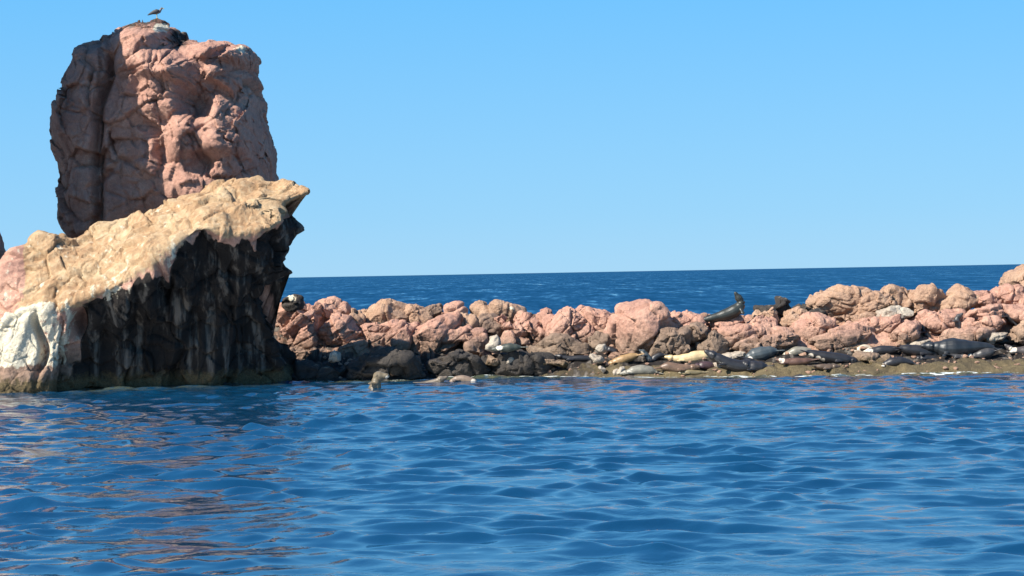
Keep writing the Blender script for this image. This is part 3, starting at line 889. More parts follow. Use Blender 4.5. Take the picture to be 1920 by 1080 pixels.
BOULDERS = [
    (z3, [(120,250),(180,215),(330,215),(480,230),(500,300),(480,420),(500,520),(500,610),(380,650),(230,690),(210,560),(150,460),(130,340)], 75.6, 'p', "folded pink boulder next to the undercut slab's foot"),
    (z3, [(125,190),(190,140),(270,115),(330,150),(350,210),(330,250),(240,270),(125,250)], 77.2, 'd', "dark rock with a white guano cap beside the slab's edge"),
    (z3, [(470,230),(560,190),(640,165),(700,210),(745,280),(720,360),(600,430),(500,450),(400,400),(440,300)], 76.5, 'p', "peaked pink boulder, first high point right of the slab"),
    (z3, [(490,440),(560,370),(700,310),(800,320),(860,420),(960,480),(975,545),(820,600),(640,640),(560,610),(510,530)], 75.4, 'p', "grey pink boulder with a small dark hole and shaded right side"),
    (z3, [(680,660),(760,615),(900,560),(990,535),(1005,620),(945,700),(800,750),(690,740)], 74.5, 'p', "elongated low pink block beneath the boulder with the hole"),
    (z3, [(225,670),(300,640),(420,630),(560,605),(605,680),(590,740),(530,815),(440,790),(340,780),(240,730)], 74.4, 'p', "cluster like pink rock at the shadow's edge by the slab's foot"),
    (z3, [(615,700),(650,650),(695,690),(700,745),(590,770)], 74.1, 'w', "small bluish white stone left of the elongated low block"),
    (z3, [(770,300),(840,290),(915,335),(930,440),(870,450),(790,370)], 76.1, 't', "narrow tan block wedged between peaked boulder and broad dome"),
    (z3, [(860,290),(940,230),(1080,200),(1250,195),(1345,215),(1370,300),(1345,410),(1250,450),(1080,440),(930,430),(890,350)], 77.0, 't', "broad tan pink dome with a flat top on the left part of the ridge"),
    (z3, [(915,430),(1060,380),(1290,395),(1275,490),(1240,600),(1200,650),(1100,635),(1010,655),(1000,540),(930,480)], 75.5, 'p', "pale pink block directly under the broad flat-topped dome"),
    (z3, [(1265,470),(1340,395),(1425,425),(1410,520),(1360,600),(1315,665),(1210,640),(1235,560)], 75.0, 'p', "upright pink wedge beside a dark vertical crack"),
    (z3, [(1340,225),(1420,235),(1525,265),(1570,335),(1490,400),(1360,400)], 77.0, 't', "mottled tan rock right of the flat-topped dome"),
    (z3, [(1470,260),(1600,215),(1680,235),(1700,290),(1600,320),(1500,300)], 77.9, 'b', "long dark brown rock lying on the skyline of the left ridge"),
    (z3, [(1395,430),(1560,370),(1700,320),(1830,340),(1760,440),(1690,560),(1650,710),(1575,770),(1530,690),(1400,650),(1335,600),(1385,520)], 75.2, 'p', "large pink boulder tapering down into the shadow"),
    (z3, [(1690,290),(1800,205),(1860,215),(1910,260),(1880,370),(1760,350)], 76.8, 'p', "pink knob on the skyline right of the dark brown rock"),
    (z4, [(0,570),(40,500),(150,465),(270,445),(340,460),(310,550),(200,590),(100,640),(15,700)], 75.0, 'p', "pink overhanging rock shelf with a grey underside"),
    (z4, [(265,500),(340,455),(450,470),(450,560),(420,620),(440,700),(400,725),(340,710),(290,650)], 74.6, 'p', "pink spur pointing down beside the overhanging shelf"),
    (z4, [(150,325),(240,295),(345,315),(370,420),(310,480),(220,460),(150,410)], 75.9, 't', "rounded tan rock above the pink downward spur"),
    (z4, [(345,370),(440,325),(545,345),(600,420),(580,510),(450,540),(345,480)], 76.0, 'b', "dark grey rock face in the middle of the left ridge"),
    (z4, [(275,265),(380,205),(500,180),(600,165),(700,205),(790,245),(870,300),(790,360),(640,350),(520,345),(350,325)], 77.5, 't', "high tan boulder with dark right flank and white flecks"),
    (z4, [(535,330),(620,305),(670,370),(630,420),(555,400)], 75.6, 'p', "small pink stone beside the dark grey face"),
    (z4, [(710,345),(800,305),(865,325),(965,415),(1090,475),(1110,560),(1060,610),(950,530),(840,450),(735,390)], 75.7, 'p', "pink slab leaning down to the right of the high tan boulder"),
    (z4, [(590,580),(680,505),(800,490),(890,535),(910,625),(800,620),(620,610)], 74.8, 'p', "smooth pink rock above the dark resting sea lion"),
    (z4, [(610,400),(700,355),(800,415),(860,480),(770,530),(660,490)], 75.3, 'p', "pink stone tucked under the leaning slab"),
    (z4, [(505,520),(570,505),(610,560),(600,640),(530,660),(460,640),(500,580)], 74.5, 'w', "white stained rock between the spur and the smooth pink rock"),
    (z4, [(965,300),(1040,235),(1105,255),(1120,340),(1070,430),(980,390)], 77.0, 'p', "upright pink block left of the dark notch in the skyline"),
    (z4, [(1030,370),(1110,325),(1150,440),(1140,520),(1060,460)], 75.9, 'p', "thin pink fin below the upright skyline block"),
    (z4, [(1110,540),(1145,380),(1200,285),(1290,255),(1355,295),(1450,335),(1480,400),(1475,480),(1470,590),(1380,590),(1240,560),(1180,590)], 75.5, 'p', "bulky pink boulder with fluted lower side at mid ridge"),
    (z4, [(1335,290),(1390,225),(1425,255),(1430,320),(1370,330)], 77.6, 'p', "small pink knob standing behind the fluted boulder"),
    (z4, [(1420,310),(1460,255),(1505,290),(1600,290),(1700,325),(1715,400),(1650,450),(1540,440),(1470,385)], 76.6, 'p', "low pink rocks filling the gap before the largest boulder"),
    (z4, [(1470,520),(1530,455),(1620,460),(1695,500),(1680,580),(1560,620),(1490,590)], 74.8, 'b', "round brown rock at the left foot of the largest boulder"),
    (z4, [(890,610),(1100,525),(1250,495),(1370,560),(1490,600),(1490,690),(1300,715),(1050,715),(950,680)], 74.4, 'b', "brown hummocky rock below the fluted boulder"),
    (z5, [(90,610),(130,480),(185,330),(225,245),(330,225),(470,185),(560,170),(625,195),(670,270),(750,325),(790,400),(720,480),(610,540),(570,650),(480,690),(380,680),(240,660)], 75.5, 'p', "largest pink boulder of the ridge with fluted left side"),
    (z5, [(640,340),(740,295),(880,300),(995,345),(1040,420),(1030,490),(860,490),(780,490),(690,440)], 76.1, 'p', "pink block stepping down right of the largest boulder"),
    (z5, [(520,690),(560,600),(600,520),(690,480),(800,465),(900,490),(870,590),(800,670),(680,700)], 74.7, 'b', "grey brown rock against the right foot of the largest boulder"),
    (z5, [(880,430),(960,395),(1045,435),(1045,520),(960,570),(880,530)], 74.9, 'b', "pale topped brown stone above the blonde sea lion"),
    (z5, [(725,660),(830,585),(910,615),(895,670),(760,690)], 74.1, 'b', "small brown stone touching the blonde sea lion's back"),
    (z5, [(1015,560),(1050,480),(1130,450),(1200,520),(1225,600),(1190,690),(1080,670),(990,610)], 74.6, 'b', "rounded grey brown rock with a pointed top beside a dark gap"),
    (z5, [(1025,390),(1100,340),(1385,330),(1430,390),(1310,450),(1150,445),(1070,460)], 76.0, 'p', "flat pink rock under the sea lion with raised head"),
    (z5, [(1170,490),(1260,425),(1440,395),(1550,435),(1595,500),(1450,555),(1240,570)], 75.0, 'p', "smooth orange pink rock in front of the flat pink rock"),
    (z5, [(1240,620),(1420,545),(1640,495),(1860,460),(1860,580),(1560,660),(1330,690)], 74.6, 'p', "long sloping pink ledge above the bulky blue grey sea lion"),
    (z5, [(1535,310),(1620,245),(1690,235),(1750,300),(1740,370),(1550,365)], 76.4, 't', "orange tan boulder in front of the dark skyline rocks"),
    (z5, [(1420,400),(1510,345),(1710,365),(1715,450),(1580,510),(1490,450)], 75.6, 'p', "pale pink rock below the orange tan boulder"),
    (z6, [(60,330),(90,240),(190,210),(250,195),(310,180),(400,190),(440,250),(360,330),(240,340)], 77.2, 'd', "black jagged rock on the skyline behind the orange tan boulder"),
    (z6, [(440,240),(520,215),(640,225),(660,270),(560,300),(460,290)], 77.6, 'd', "flat black rock left of the big tan dome"),
    (z6, [(580,210),(700,105),(800,65),(950,55),(1170,65),(1190,200),(1020,330),(860,350),(760,330),(680,260)], 78.0, 't', "big smooth tan dome at the start of the right hand ridge"),
    (z6, [(980,130),(1130,75),(1300,75),(1440,85),(1450,250),(1310,310),(1100,320),(950,300)], 77.4, 't', "cracked tan rocks joined to the big smooth dome"),
    (z6, [(570,300),(640,245),(720,262),(800,310),(700,335),(590,330)], 76.6, 'd', "dark flat rock at the foot of the big tan dome"),
    (z6, [(320,350),(440,275),(560,285),(620,340),(490,420),(350,420)], 76.3, 't', "small tan pink rock right of the orange tan boulder"),
    (z6, [(400,480),(550,345),(700,315),(840,345),(830,460),(640,520),(490,540)], 75.4, 'p', "bright pink sloping rock at the centre of the right ridge"),
    (z6, [(540,560),(740,505),(1060,425),(1215,445),(1200,530),(970,620),(640,625)], 74.8, 'p', "long lilac pink slab with a shaded lower edge"),
    (z6, [(790,460),(960,395),(1120,345),(1310,345),(1280,440),(1000,490),(820,510)], 75.4, 'p', "pink tongue of rock above the long lilac slab"),
    (z6, [(800,330),(1000,300),(1260,285),(1300,350),(1000,400),(820,370)], 76.4, 't', "low pale tan rock below the cracked tan rocks"),
    (z6, [(180,570),(320,475),(400,455),(480,520),(470,620),(250,650),(120,640)], 74.6, 'p', "pinkish brown rock over the dark hollow left of the lilac slab"),
    (z7, [(-20,310),(60,245),(200,235),(240,320),(215,410),(60,430),(-20,410)], 77.0, 't', "tan rock with a white spot on the right ridge"),
    (z7, [(205,265),(290,235),(365,240),(380,390),(320,410),(225,400)], 77.3, 't', "olive tan block split from its neighbour by a vertical crack"),
    (z7, [(365,240),(450,215),(605,235),(630,300),(510,390),(420,380),(380,410)], 77.2, 't', "wedge shaped tan rock left of the blue gap in the skyline"),
    (z7, [(60,420),(200,375),(300,370),(400,390),(420,440),(300,480),(100,470)], 76.2, 'w', "whitened rock band below the tan skyline rocks"),
    (z7, [(600,320),(690,250),(770,205),(870,245),(890,300),(770,365),(610,400)], 77.0, 't', "tan rock with white patch right of the blue gap"),
    (z7, [(850,300),(900,235),(1015,232),(1045,290),(1075,360),(930,365),(860,330)], 76.6, 'p', "pink boulder with a white chip and dark right side"),
    (z7, [(1030,280),(1130,215),(1270,195),(1320,260),(1320,340),(1140,345),(1050,345)], 76.8, 'p', "knobbly pink rock at the foot of the brown bluff"),
    (z7, [(1140,200),(1200,125),(1260,85),(1310,35),(1460,-40),(1700,-60),(1900,100),(1900,420),(1350,380),(1200,290)], 79.0, 't', "brown bluff rising at the right edge of the view"),
    (z7, [(190,600),(330,495),(420,505),(440,600),(310,690),(240,665)], 74.7, 'p', "rounded orange pink rock with a shaded brown front"),
    (z7, [(-10,500),(140,465),(330,395),(360,480),(200,600),(50,590)], 75.6, 'p', "pink rock with a square dark pit in it"),
    (z7, [(385,490),(470,415),(700,405),(815,430),(730,530),(560,560),(410,540)], 75.6, 'p', "broad smooth pink rock left of the squared block"),
    (z7, [(790,440),(860,395),(1000,365),(1125,372),(1140,480),(980,480),(820,480)], 75.4, 'p', "squared pink block with a sharp right corner"),
    (z7, [(805,530),(850,475),(1050,475),(1140,490),(1010,540),(835,570)], 74.9, 'p', "thin pink layer beneath the squared block"),
    (z7, [(590,620),(700,565),(960,525),(1110,515),(1100,580),(900,635),(700,655)], 74.4, 'p', "low pink slab behind the back of the great black bull"),
    (z7, [(1070,355),(1200,315),(1300,325),(1480,400),(1480,520),(1296,480),(1150,420)], 75.8, 'p', "pale pink slope under the brown bluff"),
    (z7, [(1170,610),(1220,510),(1296,490),(1480,530),(1480,660),(1200,650)], 74.3, 't', "speckled tan rock in front of a black hollow at the right edge"),
    (z7, [(980,630),(1040,585),(1180,575),(1120,640),(1020,665)], 74.1, 'w', "cream coloured flat stone above two resting sea lions"),
    (zE, [(410,620),(520,590),(760,590),(930,620),(960,700),(860,790),(780,850),(600,810),(500,780),(430,700)], 72.6, 't', "tan stone between two black sea lions at the waterline"),
    (zB, [(985,800),(1000,760),(1080,740),(1110,690),(1170,700),(1220,800),(1200,850),(1020,860)], 72.9, 'w', "bright white angular stone near the waterline"),
    (zB, [(595,520),(640,480),(740,515),(820,590),(780,620),(680,590)], 73.9, 'w', "yellowish white stone on the dark ledge"),
    (zB, [(690,390),(760,330),(850,320),(880,430),(840,465),(740,440)], 74.2, 'w', "pinkish white mottled stone below the round brown rock"),
    (zB, [(725,710),(770,680),(860,730),(870,780),(820,820),(760,760)], 73.2, 'w', "pale pink stone beside the bright white angular one"),
    (zC, [(1190,530),(1300,490),(1450,460),(1520,440),(1600,450),(1590,560),(1450,590),(1250,570)], 73.9, 'w', "long cream stone lying behind the black sea lion"),
    (zC, [(1050,640),(1120,640),(1200,690),(1310,720),(1300,790),(1130,790),(1100,700)], 72.8, 'w', "small broken cream stone below the black sea lion's flank"),
    (zE, [(1330,430),(1400,370),(1640,330),(1660,360),(1540,410),(1380,450)], 74.0, 'w', "thin white stone behind the black sea lions"),
    (zE, [(440,280),(480,265),(520,290),(515,370),(490,400),(460,360)], 74.6, 'w', "small upright cream stone above the white patched sea lion"),
    (zA, [(780,600),(820,560),(910,545),(945,600),(930,640),(800,650)], 74.4, 'w', "lone cream stone on the shaded ledge"),
    (zA, [(1220,590),(1400,580),(1500,570),(1760,600),(1780,640),(1500,640),(1360,670),(1260,650)], 74.3, 't', "flat tan stone strip on the shaded ledge"),
    (zA, [(450,570),(560,560),(680,570),(670,640),(540,630)], 74.4, 't', "short flat brown stone on the shaded ledge"),
    (zH, [(540,450),(640,330),(800,220),(950,170),(1200,200),(1360,220),(1420,330),(1400,440),(1200,480),(700,490)], 73.9, 'd', "humped dark wet rock in the slab's shadow"),  # this and the next two follow the slab's shadow, painted into their colour
    (zH, [(0,300),(140,330),(340,360),(560,340),(640,420),(560,500),(200,530),(0,530)], 74.2, 'd', "dark low rock at the foot of the undercut slab"),
    (zH, [(1380,440),(1420,320),(1560,320),(1700,220),(1800,260),(1900,290),(2000,400),(1900,450)], 74.4, 'd', "rock painted shadow-dark under the pink overhanging shelf"),
    (zA, [(240,600),(400,480),(700,450),(1000,440),(1200,500),(1500,560),(1700,640),(1650,780),(1200,830),(400,830)], 74.9, 'd', "long black wet ledge rock below the brown hummocks"),
]

def boulder_attrs_for(label):
    def f(V, N):
        px, py = to_px(V)
        n = fbm(V * 1.3, 3, 5)
        cr = 0.10 + 0.22 * smooth01(N[:, 2] + 0.3 * n, 0.5, 0.95)
        g = 0.12 + 0 * px
        if 'guano cap' in label:
            g = g + 0.9 * np.exp(-(((px - 547) / 9) ** 2 + ((py - 559) / 6) ** 2))
        if 'white flecks' in label:
            g = g + 0.7 * np.exp(-(((px - 960) / 7) ** 2 + ((py - 578) / 6) ** 2))
        return {'crust': cr, 'guano': g, 'varnish_shade': 0.18 + 0 * px}
    return f

for i, (zf, pts, Yd, mk, lab) in enumerate(BOULDERS):
    pp = zf(pts)
    mx, my = sum(a for a, b in pp) / len(pp), sum(b for a, b in pp) / len(pp)
    if mk in 'ptb':
        gw = 1.16 if max(a for a, b in pp) - min(a for a, b in pp) < 75 else 1.06
        pp = [(mx + (a - mx) * gw, my + (b - my) * (gw - 0.02) + 2.0) for a, b in pp]
        if (my < 662 or mx < 700) and 'stone strip' not in lab and 'flat brown' not in lab:
            Yd = max(Yd + 3.2 * (1 - float(smooth01(mx, 900.0, 1330.0))), 78.1 if mx < 880 else 0)
    xs = [a for a, b in pp]
    ys = [b for a, b in pp]
    wm = (max(xs) - min(xs)) * Yd / F_PX
    hm = (max(ys) - min(ys)) * Yd / F_PX
    big = (max(xs) - min(xs)) > 52
    dep = max(0.35, 0.5 * math.sqrt(wm * hm) * 1.15)
    sz = math.sqrt(wm * hm)
    nm = {'p': 'boulder', 't': 'boulder', 'b': 'boulder', 'd': 'dark_rock', 'w': 'pale_stone'}[mk]
    o = rock(nm, pp, Yd, dep, sub=6 if big else 5, seed=20 + i, power=random.Random(i + 7).choice([2.3, 2.8, 3.6, 4.5]), facets=14 if sz > 0.7 else (5 if mk == 'w' else 9), rough=0.06 + 0.05 * min(sz, 1.2),
             cracks=(0.02 if mk == 'w' else 0.035 + 0.035 * min(sz, 1.6)), fine=1.1, cell=0.55 + 0.6 * min(sz, 2.2), mat=MATS[mk], attrs=boulder_attrs_for(lab),
             strata=(0.42 if mk in 'pt' and sz > 0.8 and i % 3 == 0 else 0.0), tilt=random.Random(i).choice([0.3, 0.5, -0.2, 0.8]), blur=1)
    tag(o, lab, "rock", {'w': "pale stones among the sea lions", 'd': "dark wet rocks at the waterline"}.get(mk, "boulders of the low ridge"))

# ---------------------------------------------------------------- animals
def rest_on_ledge(px, py, Yd):
    """Distance at which the pixel's ray meets the ledge, so that what lies there touches it."""
    Ys = np.linspace(Yd - 2.0, Yd + 3.0, 101)
    pts = np.array([P(px, py, float(y))[:] for y in Ys])
    dz = pts[:, 2] - ledge_height(pts[:, 0], pts[:, 1])
    hit = np.where(dz <= 0)[0]
    return float(Ys[hit[0]]) if len(hit) else Yd

def fur_material():
    t = NT("sea_lion_fur")
    g = t.n('ShaderNodeNewGeometry')
    oi = t.n('ShaderNodeObjectInfo')
    n = t.noise(g.outputs['Position'], 6.0, 5, 0.6)
    c = t.mix(1.0, oi.outputs['Color'], t.ramp(n, [(0.3, (0.7, 0.7, 0.7)), (0.7, (1.2, 1.18, 1.12))]), 'MULTIPLY')
    c = t.mix(t.ramp(t.math('ADD', t.attr('pale'), t.math('MULTIPLY', t.math('SUBTRACT', n, 0.5), 0.5)), [(0.35, (0, 0, 0)), (0.55, (1, 1, 1))]), c, (0.66, 0.58, 0.47))
    t.l(c, t.b.inputs['Base Color'])
    t.b.inputs['Roughness'].default_value = 0.42
    t.b.inputs['Specular IOR Level'].default_value = 0.5
    t.l(t.bump(t.noise(g.outputs['Position'], 45.0, 3, 0.6), 0.3, 0.01), t.b.inputs['Normal'])
    return t.m
MAT_FUR = fur_material()

def tube(bm, pts, rad, seg=12, flat=None):
    """Closed tapering tube through pts; flat = (axis vector, factor) squashes it."""
    rings = []
    n = len(pts)
    for i, p in enumerate(pts):
        d = (pts[min(i + 1, n - 1)] - pts[max(i - 1, 0)]).normalized()
        a = d.cross(Vector((0, 0, 1)))
        if a.length < 0.2: a = d.cross(Vector((0, 1, 0)))
        a.normalize()
        b = d.cross(a).normalized()
        ring = []
        for k in range(seg):
            th = 2 * math.pi * k / seg
            o = a * math.cos(th) * rad[i] + b * math.sin(th) * rad[i]
            if flat is not None:
                ax, f = flat
                o = o - ax * o.dot(ax) * (1 - f)
            ring.append(bm.verts.new(p + o))
        rings.append(ring)
    for r0, r1 in zip(rings, rings[1:]):
        for k in range(seg):
            bm.faces.new((r0[k], r0[(k + 1) % seg], r1[(k + 1) % seg], r1[k]))
    for r, p, s in ((rings[0], pts[0] - (pts[1] - pts[0]).normalized() * rad[0] * 0.5, 1), (rings[-1], pts[-1] + (pts[-1] - pts[-2]).normalized() * rad[-1] * 0.5, -1)):
        v = bm.verts.new(p)
        for k in range(seg):
            bm.faces.new((v, r[k], r[(k + 1) % seg])[::-s])

def spline(ctrl, n):
    pts = [Vector(c[:3]) for c in ctrl]
    rad = [c[3] for c in ctrl]
    out, ro = [], []
    m = len(pts)
    for j in range(n):
        t = j / (n - 1) * (m - 1)
        k = min(int(t), m - 2)
        f = t - k
        p0, p1, p2, p3 = pts[max(k - 1, 0)], pts[k], pts[k + 1], pts[min(k + 2, m - 1)]
        out.append(0.5 * ((2 * p1) + (p2 - p0) * f + (2 * p0 - 5 * p1 + 4 * p2 - p3) * f * f + (3 * p1 - p0 - 3 * p2 + p3) * f ** 3))
        ff = f * f * (3 - 2 * f)
        ro.append(rad[k] * (1 - ff) + rad[k + 1] * ff)
    return out, ro

def voxel_union(bm, voxel, name):
    me = bpy.data.meshes.new(name + "_raw")
    bmesh.ops.recalc_face_normals(bm, faces=bm.faces)
    bm.to_mesh(me)
    bm.free()
    tmp = bpy.data.objects.new("tmp", me)
    scn.collection.objects.link(tmp)
    md = tmp.modifiers.new("r", 'REMESH')
    md.mode = 'VOXEL'
    md.voxel_size = voxel
    sm = tmp.modifiers.new("s", 'SMOOTH')
    sm.factor = 0.5
    sm.iterations = 3
    dg = bpy.context.evaluated_depsgraph_get()
    out = bpy.data.meshes.new_from_object(tmp.evaluated_get(dg))
    bpy.data.objects.remove(tmp)
    bpy.data.meshes.remove(me)
    out.name = name
    out.polygons.foreach_set("use_smooth", np.ones(len(out.polygons), bool))
    return out

def sea_lion(spine, Y, color, label, flip=(), pale=(), bend=0.0, ears=True, tail=True, snout=None, group="sea lions resting along the ledge"):
    """spine: (px, py, radius in px) from tail to nose; one continuous body with head, fore flippers and hind flippers."""
    if group.startswith('sea lions resting') and Y < 74.7:
        k = max(range(len(spine)), key=lambda i: spine[i][2])
        Y = rest_on_ledge(spine[k][0], spine[k][1] + spine[k][2] * 0.6, Y)
    s = Y / F_PX
    n = len(spine)
    ctrl = []
    for i, (x, y, r) in enumerate(spine):
        yy = Y + bend * (i / (n - 1) - 0.5)
        p = P(x, y, yy)
        ctrl.append((p.x, p.y, p.z, r * s * (1.27 if group.startswith('sea lions resting') and Y < 74.7 else 1.0)))
    pts, rad = spline(ctrl, 26)
    bm = bmesh.new()
    tube(bm, pts, rad, 14)
    # head: skull, then a short blunt snout
    hd = (pts[-1] - pts[-4]).normalized()
    if snout is not None:
        hd = (Vector((snout[0], -0.25, snout[1]))).normalized()
    rh = max(rad[-1] * 1.25, 0.085)
    skull = pts[-1] + hd * rh * 0.2
    tube(bm, [skull - hd * rh * 0.9, skull - hd * rh * 0.2, skull + hd * rh * 0.5, skull + hd * rh * 1.1, skull + hd * rh * 1.7, skull + hd * rh * 2.1],
         [rh * 0.8, rh * 1.12, rh * 1.0, rh * 0.66, rh * 0.52, rh * 0.34], 12)
    if ears:
        side = hd.cross(Vector((0, 0, 1))).normalized()
        for sg in (-1, 1):
            e = skull + side * sg * rh * 1.0 + Vector((0, 0, rh * 0.25))
            tube(bm, [e, e - hd * rh * 0.35 + side * sg * rh * 0.2], [rh * 0.2, rh * 0.1], 6)
    # hind flippers
    td = (pts[0] - pts[3]).normalized()
    if tail:
        up = Vector((0, 0, 1))
        for sg in (-1, 1):
            sd = Vector((0, 1, 0)) * sg
            L = max(0.28, rad[4] * 1.4)
            a = pts[0] + sd * rad[0] * 0.5
            tube(bm, [a - td * 0.05, a + td * L * 0.5 + sd * L * 0.22, a + td * L + sd * L * 0.42], [max(rad[0] * 0.7, 0.045), 0.06, 0.035], 8, (up, 0.45))
    # fore flippers: shoulder, wrist and broad blade
    sh = pts[int(len(pts) * 0.68)]
    rs_ = rad[int(len(pts) * 0.68)]
    fl = list(flip) or [(-0.9, 0.0)]
    for (fx, fz), sg in zip(fl + fl[:1], (-1, 1)):
        root = sh + Vector((0, sg * rs_ * 0.7, -rs_ * 0.3))
        d = Vector((fx, sg * 0.75, fz)).normalized()
        Lf = 0.24 + 0.4 * rs_
        tube(bm, [root, root + d * Lf * 0.5, root + d * Lf * 0.85, root + d * Lf * 1.15], [0.085, 0.075, 0.09, 0.03], 10, (Vector((0, -0.3, 1)).normalized(), 0.4))
    me = voxel_union(bm, 0.022, "sea_lion")
    co = np.empty(len(me.vertices) * 3, np.float32)
    me.vertices.foreach_get("co", co)
    V = co.reshape(-1, 3).astype(float)
    px, py = to_px(V)
    pa = np.zeros(len(V))
    for (a, b, r) in pale:
        pa = np.maximum(pa, np.exp(-((px - a) ** 2 + (py - b) ** 2) / (r * r)))
    at = me.attributes.new('pale', 'FLOAT', 'POINT')
    at.data.foreach_set("value", pa.astype(np.float32))
    mid = np.array([V[:, 0].mean(), V[:, 1].mean(), V[:, 2].min()])
    me.vertices.foreach_set("co", (V - mid).astype(np.float32).ravel())
    me.update()
    o = link("sea_lion", me, MAT_FUR, None, Vector(mid))
    o.color = (*color, 1.0)
    tag(o, label, "sea lion", group)
    return o

def zp(z, pts, sc):
    return [(*z([(a, b)])[0], r / sc) for a, b, r in pts]

